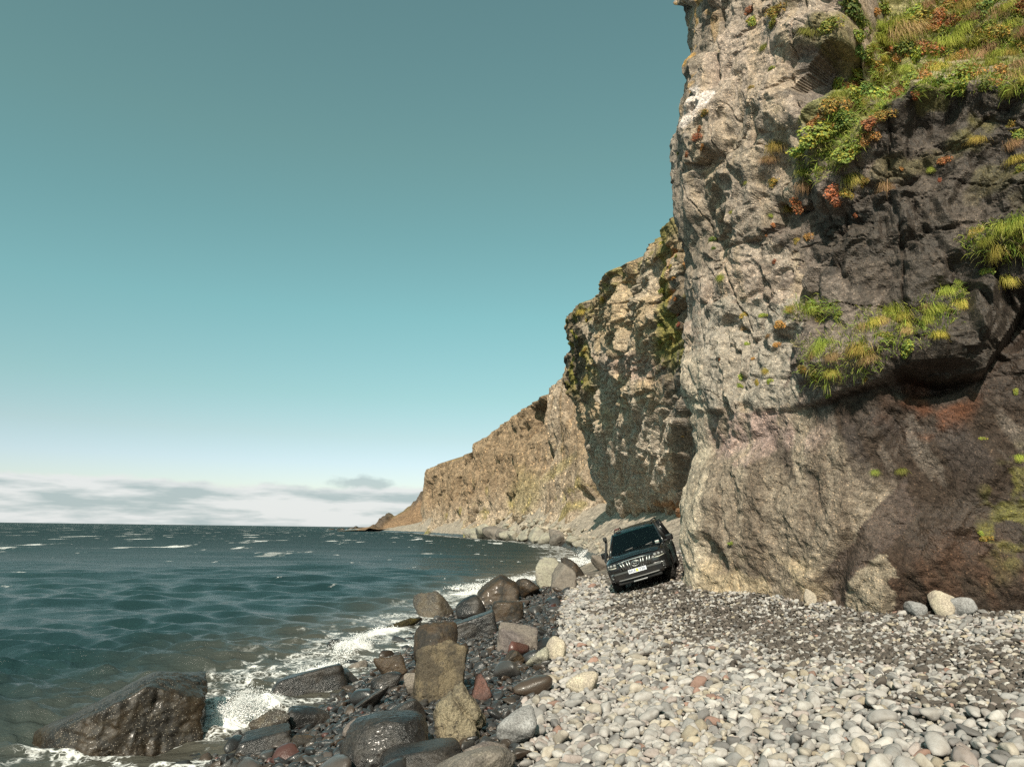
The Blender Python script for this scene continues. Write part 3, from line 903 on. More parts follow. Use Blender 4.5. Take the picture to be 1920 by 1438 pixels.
def mid_cliff():
    pts = [(17, 33), (12.5, 38), (11.0, 43), (10.6, 52), (10.5, 64), (10.4, 76), (10.4, 84), (11.6, 87.5), (16, 91), (24, 95)]
    xy, nr, s = path_grid(pts, lambda x, y: 0.10 if 36 < y < 88.5 and x < 14 else 0.3)
    tt = np.linspace(0, 1, 250)
    nc, nz = len(s), len(tt)
    S, T = (a.ravel() for a in np.meshgrid(s, tt))
    nrm = -np.repeat(nr[None], nz, 0).reshape(-1, 2)
    y0 = np.tile(xy[:, 1], nz)
    x0 = np.tile(xy[:, 0], nz)
    sl = np.interp(84, xy[:, 1], s)
    # skyline of the photograph -> height of the lip along the wall
    sky_px = [1275, 1250, 1230, 1195, 1160, 1130, 1118, 1085, 1062]
    sky_py = [410, 428, 440, 470, 510, 545, 562, 578, 596]
    fwd = np.interp(S, [0, np.interp(43, xy[:, 1], s), sl, s[-1]], [1.0, 1.8, 3.9, 3.2])   # overhang of the upper wall
    yy = np.interp([1290, 1275, 1250, 1230, 1195, 1160, 1130, 1118, 1085, 1062], sky_px[::-1], sky_py[::-1])
    tz, ty = [], []
    for px_, py_ in zip(sky_px, sky_py):
        d = ray(px_, py_)
        # where that ray crosses the overhanging upper wall
        best = None
        for q in np.linspace(40, 88, 300):
            xw = np.interp(q, xy[2 * len(xy) // 20:, 1], xy[2 * len(xy) // 20:, 0]) - np.interp(q, [43, 84], [1.8, 3.9])
            e = abs(d[0] * q / d[1] - xw)
            if best is None or e < best[0]:
                best = (e, q)
        ty.append(best[1])
        tz.append(HC + d[2] / d[1] * best[1])
    oo = np.argsort(ty)
    ztop = np.interp(y0, np.array(ty)[oo], np.array(tz)[oo])
    ztop = np.where(S > sl, np.array(tz)[oo][-1] + (S - sl) * 0.35, ztop)
    ztop = np.where(y0 < 42, np.array(tz)[oo][0] + (42 - y0) * 0.5, ztop)
    Q0 = np.stack([S * 0.3, 0 * S, 0 * S], 1)
    ztop = ztop + 0.5 * fbm(Q0, 4, 200)
    zb = 1.5
    # last rows run back over the top as a steep slope
    wall = np.clip(T / 0.9, 0, 1)
    cap = np.clip((T - 0.9) / 0.1, 0, 1)
    Z = zb + (ztop - zb) * wall
    hrel = (Z - 3.0) / (ztop - 3.0)
    prof = np.interp(hrel, [0, 0.08, 0.2, 0.32, 0.5, 0.68, 0.85, 1.0], [-0.55, -0.40, -0.05, 0.22, 0.55, 0.90, 1.0, 0.97])
    off = fwd * prof - cap * 7.0
    Z = Z + cap * 3.2
    Q = np.stack([S, Z, 0 * S], 1)
    big = fbm(Q * 0.16, 3, 210)
    wq, wr = fbm(Q * 0.35, 3, 211) * 0.6, fbm(Q * 0.35 + 7, 3, 212) * 0.6
    b1 = blocks(S / 4.2 + wq, Z / 4.8 + wr, 220, 0.25)
    b2 = blocks(S / 1.5 + wq, Z / 1.5 + wr, 224, 0.4)
    b3 = blocks(S / 0.6 + 2 * wq, Z / 0.55 + 2 * wr, 228, 0.4)
    f1 = fbm(Q * 0.9, 5, 230, 0.6)
    lower = sstep(hrel, 0.50, 0.36)
    dg = S * 0.62 + Z * 0.78                                   # slanting flutes of the undercut
    flute = fbm(np.stack([dg * 0.9, (S - Z) * 0.11, 0 * S], 1), 4, 240, 0.6)
    layer = fbm(np.stack([S * 0.10, Z * 1.1, 0 * S], 1), 3, 245)
    t1 = terrace(fbm(Q * np.array([0.22, 0.40, 1]) + 3, 5, 270, 0.5), 5, 0.65, 0.92)
    t2 = terrace(fbm(Q * np.array([0.9, 1.3, 1]) + 3, 4, 274, 0.55), 4)
    k1 = slabs(S / 4.6 + wq, Z / 4.0 + wr, 451, 2.2)
    k2 = slabs(S / 2.0 + 2 * wq, Z / 1.5 + 2 * wr, 461, 1.8)
    k3 = slabs(S / 0.85 + 3 * wq, Z / 0.62 + 3 * wr, 471, 1.6, 0.6)
    disp = 0.6 * big + 0.75 * k1 * (1 - .5 * lower) + 0.36 * k2 * (1 - .35 * lower) + 0.17 * k3 + 0.10 * f1 + 0.25 * t1 + 1.7 * flute * lower + 0.55 * terrace(layer, 3, 0.6, 0.9) * (1 - lower)
    edge = np.exp(-((S - sl - 1) / 2.0) ** 2)
    off = off + disp * (1 - 0.35 * edge)
    X, Y = x0 + nrm[:, 0] * off, y0 + nrm[:, 1] * off
    P = np.stack([X, Y, Z], 1)
    px, py, dep = project(P)
    g = fbm(Q * 0.25, 4, 250)
    g2 = fbm(Q * 1.1, 4, 254)
    hx, hy = px + 10 * g2, py + 14 * g2
    col = np.tile(np.array([0.365, 0.285, 0.190]), (len(S), 1)) * (1 + 0.25 * g2[:, None])
    col = lerp_col(col, (0.38, 0.33, 0.27), sstep(g, 0.0, 0.4) * 0.7)
    col = lerp_col(col, (0.37, 0.27, 0.235), blob(hx, hy, 1190, 690, 70, 22, 8, 1) * 0.6)
    col = lerp_col(col, (0.41, 0.37, 0.325), lower * 0.65)
    wet = 0 * S
    # dark lichen-blackened edge and the near cliff's shade, painted dark and wet, by the inner corner
    ed = sstep(hx, 1112, 1082) * sstep(hy, 780, 730)
    col = lerp_col(col, (0.060, 0.050, 0.040), 0.85 * ed * sstep(g2, -0.5, 0.0))
    corner_shade = in_poly(hx, hy, [(1235, 560), (1300, 470), (1310, 1000), (1268, 1000), (1262, 800), (1232, 700)])
    col = lerp_col(col, (0.085, 0.072, 0.062), 0.6 * corner_shade)
    wet = np.maximum(wet, 0.5 * corner_shade)
    ms = fbm(np.stack([S * 0.5, Z * 0.22, 0 * S], 1), 4, 260)
    col = lerp_col(col, (0.185, 0.170, 0.030), 0.8 * sstep(ms, 0.08, 0.26) * np.clip(sstep(hx, 1140, 1085) * sstep(hy, 760, 700) + sstep(hx, 1215, 1245) * sstep(hy, 720, 660), 0, 1))
    col = lerp_col(col, (0.38, 0.15, 0.03), 0.7 * sstep(fbm(Q * 0.9, 3, 262), 0.22, 0.4) * sstep(hx, 1250, 1268) * sstep(hy, 680, 640))
    col = lerp_col(col, (0.30, 0.13, 0.04), 0.7 * blob(hx, hy, 1245, 968, 60, 26, 0, 0.8) * sstep(g2, -0.4, 0.2))
    col = lerp_col(col, (0.155, 0.115, 0.055), 0.8 * cap)
    col = lerp_col(col, (0.21, 0.16, 0.10), 0.55 * sstep(hrel, 0.88, 0.98))
    col = lerp_col(col, (0.16, 0.155, 0.035), 0.6 * sstep(hrel, 0.88, 0.98) * sstep(g2, 0.05, 0.3))
    col = np.clip(col, 0.01, 0.9)
    me = np_mesh('mid_cliff', P, grid_faces(nz, nc), False)
    set_col(me, np.concatenate([col, wet[:, None]], 1))
    return me


def far_cliff():
    pts = [(40, 92), (24, 108), (16, 122), (13, 133), (9, 148), (5, 163), (-3, 196), (-10, 230), (-26, 292), (-43.5, 362), (-42, 373), (-34, 384), (-10, 395), (30, 410)]
    xy, nr, s = path_grid(pts, lambda x, y: 0.22 + 0.0012 * max(0, y - 120) if y < 372 and x < 18 else 1.2)
    tt = np.linspace(0, 1, 150)
    nc, nz = len(s), len(tt)
    S, T = (a.ravel() for a in np.meshgrid(s, tt))
    nrm = -np.repeat(nr[None], nz, 0).reshape(-1, 2)
    x0, y0 = np.tile(xy[:, 0], nz), np.tile(xy[:, 1], nz)
    sc_ = np.interp(362, xy[:len(xy) - 40, 1], s[:len(xy) - 40])
    ztop = np.interp(y0, [90, 125, 143, 150, 175, 212, 262, 300, 345, 363, 400], [39, 39.0, 38, 34, 32.6, 32.0, 29.5, 30.8, 31.5, 31.5, 30])
    ztop = np.where(S > sc_ + 6, 31.0, ztop)
    ztop = ztop + 0.6 * fbm(np.stack([S * 0.09, 0 * S, 0 * S], 1), 4, 300)
    wall = np.clip(T / 0.80, 0, 1)
    cap = np.clip((T - 0.80) / 0.20, 0, 1)
    zb = ground(x0, y0) - 6.0
    Z = zb + (ztop - zb) * wall
    hrel = wall
    endf = 1 - sstep(S, sc_ - 26, sc_ - 4)
    off = -1.8 * hrel + 2.2 * sstep(hrel, 0.25, 0.0) - cap * (3.0 + 19.0 * endf)
    Z = Z + cap * (0.6 + 6.9 * endf)
    Q = np.stack([S, Z, 0 * S], 1)
    wq = fbm(Q * 0.08, 3, 310) * 0.5
    # clefts and columns
    cl = 1 - np.abs(fbm(np.stack([S * 0.055 + 0.3 * wq, Z * 0.018, 0 * S], 1), 3, 320)) * 3.0
    cleft = np.clip(cl, 0, 1) ** 3
    b1 = blocks(S / 9.0 + wq, Z / 17.0, 330, 0.2)
    b2 = blocks(S / 3.0 + wq, Z / 6.0, 334, 0.35)
    cols = fbm(np.stack([S * 0.75, Z * 0.03, 0 * S], 1), 3, 340)
    f1 = fbm(Q * 0.35, 5, 344, 0.6)
    smooth_panel = np.exp(-((y0 - 150) / 11.0) ** 2) * (x0 < 20)
    k = (1 - 0.7 * smooth_panel) * (1 - cap)
    t1 = terrace(fbm(np.stack([S * 0.16, Z * 0.028, 0 * S], 1), 5, 370, 0.55), 5)
    t2 = terrace(fbm(np.stack([S * 0.5, Z * 0.12, 0 * S], 1), 4, 374, 0.55), 4)
    k1 = slabs(S / 13.0 + wq, Z / 26.0, 481, 2.6, 0.12)
    k2 = slabs(S / 5.0 + wq, Z / 11.0, 491, 2.2, 0.15)
    k3 = slabs(S / 1.9 + wq, Z / 3.6, 495, 1.8, 0.25)
    lipk = 1 - 0.75 * sstep(hrel, 0.93, 1.0)
    disp = -9.0 * cleft ** 2 * k + 3.6 * k1 * k * lipk + 1.6 * k2 * k * lipk + 0.5 * k3 * k + 0.9 * cols * (1 - cap) + 0.6 * f1
    # the two black slots near the seaward end
    for yy, dd in ((352, 4.5), (343, 3.5)):
        disp -= dd * np.exp(-((y0 - yy) / 2.0) ** 2) * sstep(hrel, 0.1, 0.5) * (1 - cap) * (S < sc_)
    endk = np.exp(-((S - sc_) / 10.0) ** 2)
    off = off * (1 - 0.8 * endk * (cap == 0)) + disp * (1 - 0.7 * endk)
    X, Y = x0 + nrm[:, 0] * off, y0 + nrm[:, 1] * off
    P = np.stack([X, Y, Z], 1)
    px, py, dep = project(P)
    g = fbm(Q * 0.07, 4, 350)
    g2 = fbm(Q * 0.45, 4, 354)
    stre = fbm(np.stack([S * 0.55, Z * 0.03, 0 * S], 1), 4, 358)
    col = np.tile(np.array([0.25, 0.185, 0.122]), (len(S), 1)) * (1 + 0.25 * g2[:, None])
    col = lerp_col(col, (0.38, 0.32, 0.25), 0.75 * sstep(hrel, 0.55, 0.15))
    col = lerp_col(col, (0.35, 0.295, 0.235), 0.8 * smooth_panel * sstep(stre, -0.3, 0.2))
    col = lerp_col(col, (0.20, 0.15, 0.10), 0.6 * sstep(stre, 0.15, 0.4))
    grass = sstep(fbm(np.stack([S * 0.14, Z * 0.12, 0 * S], 1), 4, 360), 0.2, 0.42)
    col = lerp_col(col, (0.20, 0.175, 0.045), 0.55 * grass * sstep(hrel, 0.7, 0.3) * sstep(g2, -0.2, 0.25))
    col = lerp_col(col, (0.17, 0.18, 0.05), 0.7 * sstep(hrel, 0.14, 0.05) * sstep(g2, -0.2, 0.2) * (y0 > 165))
    tal = np.maximum(blob(px, py, 985, 925, 28, 40, 25, 1.0), blob(px, py, 1045, 880, 45, 9, -38, 0.9))
    col = lerp_col(col, (0.22, 0.195, 0.075), 0.4 * tal)
    col = lerp_col(col, (0.19, 0.135, 0.070), 0.9 * sstep(cap, 0.0, 0.06))
    col = np.clip(col, 0.01, 0.9)
    me = np_mesh('far_cliff', P, grid_faces(nz, nc), False)
    set_col(me, np.concatenate([col, 0 * S[:, None]], 1))
    return me


def headland():
    xs = np.linspace(-112, -20, 130)
    ys = np.linspace(440, 600, 90)
    X, Y = (a.ravel() for a in np.meshgrid(xs, ys))
    crest = np.interp(X, [-104, -96, -88, -86, -80, -72, -66, -62, -50, -20], [0.0, 3.2, 4.5, 8.5, 10.5, 16.0, 19.5, 24.5, 27.0, 30.0])
    up = sstep(Y, 448, 505)
    n = fbm(np.stack([X * 0.07, Y * 0.07, 0 * X], 1), 5, 400)
    gl = fbm(np.stack([(X + 0.5 * Y) * 0.16, Y * 0.02, 0 * X], 1), 4, 404)
    Z = crest * (0.12 + 0.88 * up) + n * 1.6 * sstep(crest, 1, 8) + gl * 1.1 * up
    Z -= 12 * sstep(Y, 540, 600)
    crag = np.maximum(blob(X, Y, -85.5, 480, 4.5, 34, 0, .7), blob(X, Y, -63, 500, 5, 16, 0, .7))
    Z += crag * (2.5 + 3.0 * fbm(np.stack([X * 0.4, Y * 0.1, 0 * X], 1), 3, 408))
    col = np.tile(np.array([0.235, 0.155, 0.095]), (len(X), 1)) * (1 + 0.3 * gl[:, None])
    col = lerp_col(col, (0.17, 0.135, 0.07), 0.8 * sstep(up + 0.25 * n, 0.62, 0.9))
    col = lerp_col(col, (0.10, 0.08, 0.065), 0.85 * crag)
    me = np_mesh('headland', np.stack([X, Y, Z], 1), grid_faces(len(ys), len(xs)))
    set_col(me, np.concatenate([np.clip(col, .01, .9), 0 * X[:, None]], 1))
    return me


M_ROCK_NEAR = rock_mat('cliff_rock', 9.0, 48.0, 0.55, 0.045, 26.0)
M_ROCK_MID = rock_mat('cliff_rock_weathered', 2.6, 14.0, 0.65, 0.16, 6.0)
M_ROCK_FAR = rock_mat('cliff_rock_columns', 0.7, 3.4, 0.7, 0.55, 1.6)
cliff_me = near_cliff()
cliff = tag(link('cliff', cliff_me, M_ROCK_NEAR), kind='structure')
cliff2_me = mid_cliff()
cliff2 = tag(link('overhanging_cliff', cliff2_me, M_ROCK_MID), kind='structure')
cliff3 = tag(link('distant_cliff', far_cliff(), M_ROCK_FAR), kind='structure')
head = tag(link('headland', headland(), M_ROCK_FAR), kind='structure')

# ------------------------------------------------------------------ stones
def ico(sub):
    bm = bmesh.new()
    bmesh.ops.create_icosphere(bm, subdivisions=sub, radius=1.0)
    bm.verts.ensure_lookup_table()
    V = np.array([v.co[:] for v in bm.verts])
    F = np.array([[v.index for v in f.verts] for f in bm.faces], np.int32)
    bm.free()
    return V / np.linalg.norm(V, axis=1)[:, None], F


ICO = {k: ico(k) for k in (2, 3, 4, 5, 6)}


def hull_radius(D, planes, k):
    """radius of a smooth convex polytope: planes = (nx,ny,nz,dist)"""
    acc = np.zeros(len(D))
    for nx, ny, nz, dist in planes:
        L = math.sqrt(nx * nx + ny * ny + nz * nz)
        q = np.clip((D[:, 0] * nx + D[:, 1] * ny + D[:, 2] * nz) / L / dist, 0, None)
        acc += q ** k
    return acc ** (-1.0 / k)


def random_planes(rng, n, lo=0.72, hi=1.0):
    pl = []
    for a in ((1, 0, 0), (-1, 0, 0), (0, 1, 0), (0, -1, 0), (0, 0, 1), (0, 0, -1)):
        v = np.array(a) + rng.normal(0, 0.42, 3)
        pl.append((*v, rng.uniform(0.82, 1.05)))
    for _ in range(n):
        v = rng.normal(size=3)
        pl.append((*v, rng.uniform(lo, hi)))
    return pl


def stone_mesh(name, rng, sub, n_planes, k, dims, rough, smooth=True, planes=None, blk=0.0, seed=0):
    D, F = ICO[sub]
    pl = planes if planes is not None else random_planes(rng, n_planes)
    r = hull_radius(D, pl, k)
    V = D * r[:, None]
    o = rng.uniform(-50, 50, 3)
    n = fbm(V * 1.6 + o, 3, seed) * rough + fbm(V * 6.0 + o, 4, seed + 3, 0.6) * rough * 0.45
    if blk:
        n = n + blk * fbm(V * 3.6 + o, 4, seed + 9, 0.6, True) + 2.0 * blk * terrace(fbm(V * 1.9 + o + 5, 4, seed + 11, 0.55), 4, 0.6, 0.85)
    V = V * (1 + n)[:, None]
    lo, hi = V.min(0), V.max(0)
    V = (V - (lo + hi) / 2) / (hi - lo) * 2 * np.array(dims)[None]
    me = np_mesh(name, V, F, smooth)
    return me


def stone_mat(name, source, rough=0.85, rvar=0.1, spec=0.35, coat=0.0, bump=0.25):
    m, w = new_mat(name)
    if source == 'INSTANCER':
        base = w.n('ShaderNodeAttribute', attribute_name='tint', attribute_type='INSTANCER').outputs['Color']
    else:
        base = w.n('ShaderNodeObjectInfo').outputs['Color']
    tc = w.n('ShaderNodeTexCoord').outputs['Object']
    rnd = w.n('ShaderNodeObjectInfo').outputs['Random']
    off = w.n('ShaderNodeVectorMath', operation='ADD', ins={0: tc})
    cmb = w.n('ShaderNodeCombineXYZ', ins={0: w.math('MULTIPLY', rnd, 57.0), 1: w.math('MULTIPLY', rnd, 23.0), 2: rnd})
    w.link(cmb.outputs[0], off.inputs[1])
    p = off.outputs[0]
    n1 = w.noise(p, 1.6, 4, 0.6)
    n2 = w.noise(p, 16.0, 4, 0.7)
    c = w.mix(w.smooth(n1, 0.38, 0.68, 0, 0.55), base, w.mix(1.0, base, (0.66, 0.62, 0.57), 'MULTIPLY'))
    c = w.mix(w.smooth(n2, 0.55, 0.75, 0, 0.6), c, w.mix(1.0, base, (0.42, 0.40, 0.38), 'MULTIPLY'))
    b = w.n('ShaderNodeBump', ins={'Strength': bump, 'Distance': 0.06, 'Height': w.math('ADD', n1, w.math('MULTIPLY', n2, 0.4))})
    r = w.math('MULTIPLY_ADD', n1, rvar, rough)
    finish(w, c, r, b.outputs[0], spec, **({'Coat Weight': coat, 'Coat Roughness': 0.12} if coat else {}))
    return m


rng = np.random.default_rng(11)
_wb = np.array([ground_hit(px, py) for px, py in ((1095, 1075), (1060, 1100), (1045, 1150), (1040, 1200), (1010, 1270), (1000, 1330), (975, 1390), (950, 1437))])
_o = np.argsort(_wb[:, 1])
WETY, WETX = _wb[_o, 1], _wb[_o, 0]


def wet_edge(y):
    return np.interp(y, WETY, WETX)


STONES = [stone_mesh('cobble_shape', rng, 3, int(rng.integers(3, 9)), rng.uniform(4.0, 12.0),
                     (1.0, rng.uniform(0.66, 0.92), rng.uniform(0.36, 0.66)), 0.07, seed=500 + i) for i in range(14)]
M_DRY_I = stone_mat('cobble_dry', 'INSTANCER')
M_DRY_O = stone_mat('cobble_dry_stone', 'OBJECT')
M_WET_I = stone_mat('cobble_wet', 'INSTANCER', 0.20, 0.25, 0.5, 0.35)
M_WET_O = stone_mat('cobble_wet_stone', 'OBJECT', 0.20, 0.25, 0.5, 0.35)

PAL_DRY = [  # colour, weight, word
    ((0.43, 0.405, 0.385), 28, 'pale grey'), ((0.50, 0.475, 0.445), 11, 'whitish'), ((0.44, 0.395, 0.335), 14, 'beige'),
    ((0.32, 0.31, 0.30), 20, 'mid grey'), ((0.38, 0.325, 0.30), 7, 'pinkish'), ((0.43, 0.37, 0.285), 4, 'tan yellow'),
    ((0.20, 0.19, 0.185), 10, 'dark grey'), ((0.32, 0.205, 0.165), 1.2, 'brick red')]
PAL_WET = [((0.032, 0.032, 0.033), 40, 'black'), ((0.060, 0.057, 0.055), 25, 'dark grey'), ((0.055, 0.040, 0.030), 18, 'dark brown'),
           ((0.085, 0.070, 0.062), 10, 'taupe'), ((0.085, 0.038, 0.031), 3, 'dark red')]


def build_boulder_spots():
    return []


def scatter_cobbles(block):
    """pack stones into the shingle, big ones first; returns list of dicts. block: discs (x,y,r) kept free"""
    x0, x1, y0, y1, cs = -6.5, 10.5, 3.2, 31.0, 0.018
    nx, ny = int((x1 - x0) / cs), int((y1 - y0) / cs)
    occ = np.zeros((ny, nx), bool)
    gx = x0 + (np.arange(nx) + .5) * cs
    gy = y0 + (np.arange(ny) + .5) * cs
    for bx, by, br in block:
        i0, i1 = max(0, int((by - br - y0) / cs)), min(ny, int((by + br - y0) / cs) + 1)
        j0, j1 = max(0, int((bx - br - x0) / cs)), min(nx, int((bx + br - x0) / cs) + 1)
        if i1 > i0 and j1 > j0:
            occ[i0:i1, j0:j1] |= ((gx[None, j0:j1] - bx) ** 2 + (gy[i0:i1, None] - by) ** 2) < br * br
    out = []
    r2 = np.random.default_rng(5)
    classes = [(.26, 90, .08), (.21, 260, .1), (.15, 170, .10), (.118, 650, .12), (.094, 2600, .15), (.082, 9000, .18), (.064, 24000, .2), (.050, 46000, .24), (.040, 70000, .27), (.031, 90000, .3), (.024, 150000, .3)]
    pd = np.array([p[1] for p in PAL_DRY], float)
    pd /= pd.sum()
    pw = np.array([p[1] for p in PAL_WET], float)
    pw /= pw.sum()
    for rad, cand, tol in classes:
        cx = r2.uniform(x0, x1, cand)
        cy = y0 + (y1 - y0) * r2.uniform(0, 1, cand) ** 1.7
        a = rad * r2.uniform(0.78, 1.18, cand)
        gz = ground(cx, cy)
        px, py, dp = project(np.stack([cx, cy, gz], 1))
        C = np.interp(cy, _Y, _C)
        n = fbm(np.stack([cx * 1.3, cy * 1.3, 0 * cx], 1), 3, 640)
        grit = sstep(cx + 0.6 * n, np.interp(cy, [0, 8, 12, 17, 24], [6.0, 3.2, 2.0, 1.7, 2.4]), np.interp(cy, [0, 8, 12, 17, 24], [7.5, 4.6, 3.0, 2.7, 3.4]))
        track = np.exp(-((cx + 0.35 * n - np.interp(cy, [7, 9, 11, 13, 16, 20, 24], [9.0, 7.0, 5.6, 4.6, 4.0, 4.2, 5.0])) / 1.35) ** 2)
        wave = fbm(np.stack([cx * 0.9 + cy * 0.5, cy * 2.6 - cx * 1.0, 0 * cx], 1), 3, 650)
        band = np.clip(sstep(wave, 0.0, 0.3) * grit * 0.9 + track * 0.9, 0, 1)
        maxr = np.maximum(0.24 - 0.14 * grit - 0.08 * band, 0.058)
        maxr = np.where(cx < wet_edge(cy), 0.34, maxr)
        ok = (px > -160) & (px < 2080) & (py < 1640) & (cx < C + 0.25) & (a < maxr) & ~((cy > 19.2) & (cx > np.interp(cy, [19, 22, 28, 31], [5.6, 6.4, 8.4, 9.0]))) & (dp > 2.5)
        ok &= gz > -0.22
        if rad < 0.06:
            ok &= cy < 25
        if rad < 0.045:
            ok &= (cy < 17) if rad > 0.035 else ((((cy < 12) | ((grit > 0.5) & (cy < 17))) & (rad > 0.027)) | ((band > 0.25) & (cy < 18)))
        wet = (cx + 0.30 * n) < wet_edge(cy)
        if rad > 0.18:
            ok &= wet
        for i in np.nonzero(ok)[0]:
            if 0.03 < rad < 0.07 and r2.uniform() < band[i] * 0.15:
                continue
            if False:
                continue
            b = a[i] * r2.uniform(0.62, 0.92)
            th = r2.normal(0.5, 0.9)
            c_, s_ = math.cos(th), math.sin(th)
            m = a[i]
            i0, i1 = max(0, int((cy[i] - m - y0) / cs)), min(ny, int((cy[i] + m - y0) / cs) + 1)
            j0, j1 = max(0, int((cx[i] - m - x0) / cs)), min(nx, int((cx[i] + m - x0) / cs) + 1)
            dx = gx[None, j0:j1] - cx[i]
            dy = gy[i0:i1, None] - cy[i]
            e = ((dx * c_ + dy * s_) / a[i]) ** 2 + ((-dx * s_ + dy * c_) / b) ** 2 < 0.85
            ne = e.sum()
            if ne == 0:
                continue
            if (occ[i0:i1, j0:j1] & e).sum() > tol * ne:
                continue
            occ[i0:i1, j0:j1] |= e
            if wet[i]:
                pi = int(r2.choice(len(PAL_WET), p=pw))
                colr = np.array(PAL_WET[pi][0]) * r2.uniform(0.75, 1.3)
            else:
                pi = int(r2.choice(len(PAL_DRY), p=pd))
                colr = np.array(PAL_DRY[pi][0]) * r2.uniform(0.74, 1.1)
                if r2.uniform() < band[i] * 0.74:
                    colr = np.array([0.105, 0.090, 0.078]) * r2.uniform(0.6, 1.5)
                    pi = 6
            out.append(dict(x=cx[i], y=cy[i], z=gz[i], a=a[i], b=b, th=th, wet=bool(wet[i]), pi=pi, col=colr, px=px[i], py=py[i], d=dp[i], v=int(r2.integers(len(STONES))),
                            t1=r2.normal(0, 0.20), t2=r2.normal(-0.10, 0.20), lift=r2.uniform(0.15, 0.5)))
    return out

# ------------------------------------------------------------------ boulders
def boulder_mat(name, c1, c2, c3, rough, spec=0.45, speck=None, speck_amt=0.0, scale=2.2, bump=0.6, coat=0.0, top=None):
    m, w = new_mat(name)
    tc = w.n('ShaderNodeTexCoord').outputs['Object']
    rnd = w.n('ShaderNodeObjectInfo').outputs['Random']
    off = w.n('ShaderNodeVectorMath', operation='ADD', ins={0: tc})
    w.link(w.n('ShaderNodeCombineXYZ', ins={0: w.math('MULTIPLY', rnd, 41.0), 1: rnd, 2: w.math('MULTIPLY', rnd, 17.0)}).outputs[0], off.inputs[1])
    p = off.outputs[0]
    n1 = w.noise(p, scale, 6, 0.62)
    n2 = w.noise(p, scale * 5.5, 6, 0.68)
    n3 = w.noise(p, scale * 24, 4, 0.7)
    c = w.mix(w.smooth(n1, 0.42, 0.58), c1, c2)
    c = w.mix(w.smooth(n2, 0.50, 0.68, 0, 0.8), c, c3)
    k = w.smooth(n3, 0.3, 0.7, 0.55, 1.45)
    c = w.mix(1.0, c, w.n('ShaderNodeCombineColor', ins={0: k, 1: k, 2: k}).outputs[0], 'MULTIPLY')
    if speck:
        v = w.n('ShaderNodeTexVoronoi', ins={'Vector': p, 'Scale': scale * 30})
        pick = w.n('ShaderNodeSeparateColor', ins={0: v.outputs['Color']}).outputs[0]
        sm = w.math('MULTIPLY', w.smooth(v.outputs['Distance'], 0.30, 0.18), w.math('GREATER_THAN', w.math('ADD', pick, w.smooth(n1, 0.3, 0.7, -0.35, 0.35)), 1 - speck_amt))
        c = w.mix(sm, c, speck)
    h = w.math('ADD', w.math('MULTIPLY', n1, 0.8), w.math('ADD', w.math('MULTIPLY', n2, 0.5), w.math('MULTIPLY', n3, 0.25)))
    b = w.n('ShaderNodeBump', ins={'Strength': bump, 'Distance': 0.05, 'Height': h})
    r = w.math('ADD', w.math('MULTIPLY', w.smooth(n1, 0.35, 0.65), 0.22), w.math('MULTIPLY_ADD', n2, 0.25, rough))
    finish(w, c, r, b.outputs[0], spec, **({'Coat Weight': coat, 'Coat Roughness': 0.15} if coat else {}))
    return m


BM = {
    'black': boulder_mat('boulder_wet_black', (0.022, 0.021, 0.021), (0.038, 0.032, 0.027), (0.016, 0.015, 0.015), 0.10, coat=0.10, bump=0.7),
    'brown': boulder_mat('boulder_wet_brown', (0.058, 0.037, 0.021), (0.022, 0.018, 0.014), (0.08, 0.057, 0.033), 0.36, coat=0.08, bump=0.8),
    'hero': boulder_mat('boulder_weedy_brown', (0.038, 0.026, 0.015), (0.015, 0.012, 0.009), (0.055, 0.043, 0.028), 0.28, speck=(0.30, 0.26, 0.21), speck_amt=0.30, coat=0.12, bump=0.55, scale=1.7),
    'lichen': boulder_mat('boulder_lichen', (0.165, 0.130, 0.082), (0.085, 0.069, 0.049), (0.045, 0.040, 0.034), 0.55, 0.3, bump=0.9, scale=3.0),
    'lichen_dry': boulder_mat('boulder_lichen_dry', (0.27, 0.225, 0.150), (0.17, 0.142, 0.10), (0.06, 0.053, 0.045), 0.6, 0.3, bump=0.9, scale=3.4),
    'pale': boulder_mat('boulder_pale', (0.34, 0.32, 0.25), (0.26, 0.24, 0.20), (0.14, 0.125, 0.105), 0.65, 0.3, bump=0.7),
    'grey': boulder_mat('boulder_grey', (0.30, 0.295, 0.29), (0.24, 0.235, 0.23), (0.17, 0.165, 0.16), 0.7, 0.3, bump=0.35),
    'greybrown': boulder_mat('boulder_greybrown', (0.19, 0.165, 0.14), (0.13, 0.115, 0.10), (0.23, 0.20, 0.16), 0.55, 0.35, bump=0.6),
    'purple': boulder_mat('boulder_purple', (0.135, 0.112, 0.105), (0.20, 0.17, 0.145), (0.085, 0.07, 0.066), 0.55, 0.35, bump=0.5),
    'red': boulder_mat('boulder_red', (0.125, 0.060, 0.046), (0.085, 0.045, 0.037), (0.06, 0.038, 0.033), 0.35, 0.4, bump=0.4),
    'barnacle': boulder_mat('boulder_barnacled', (0.085, 0.066, 0.045), (0.045, 0.038, 0.032), (0.12, 0.10, 0.07), 0.40, speck=(0.50, 0.47, 0.41), speck_amt=0.55, coat=0.1, bump=0.7),
    'weed': boulder_mat('boulder_seaweed', (0.075, 0.058, 0.018), (0.035, 0.028, 0.012), (0.12, 0.095, 0.03), 0.30, speck=(0.16, 0.13, 0.04), speck_amt=0.5, bump=1.0, scale=3.5),
    'tan': boulder_mat('boulder_tan', (0.44, 0.385, 0.295), (0.36, 0.31, 0.25), (0.27, 0.23, 0.19), 0.75, 0.3, bump=0.4),
}

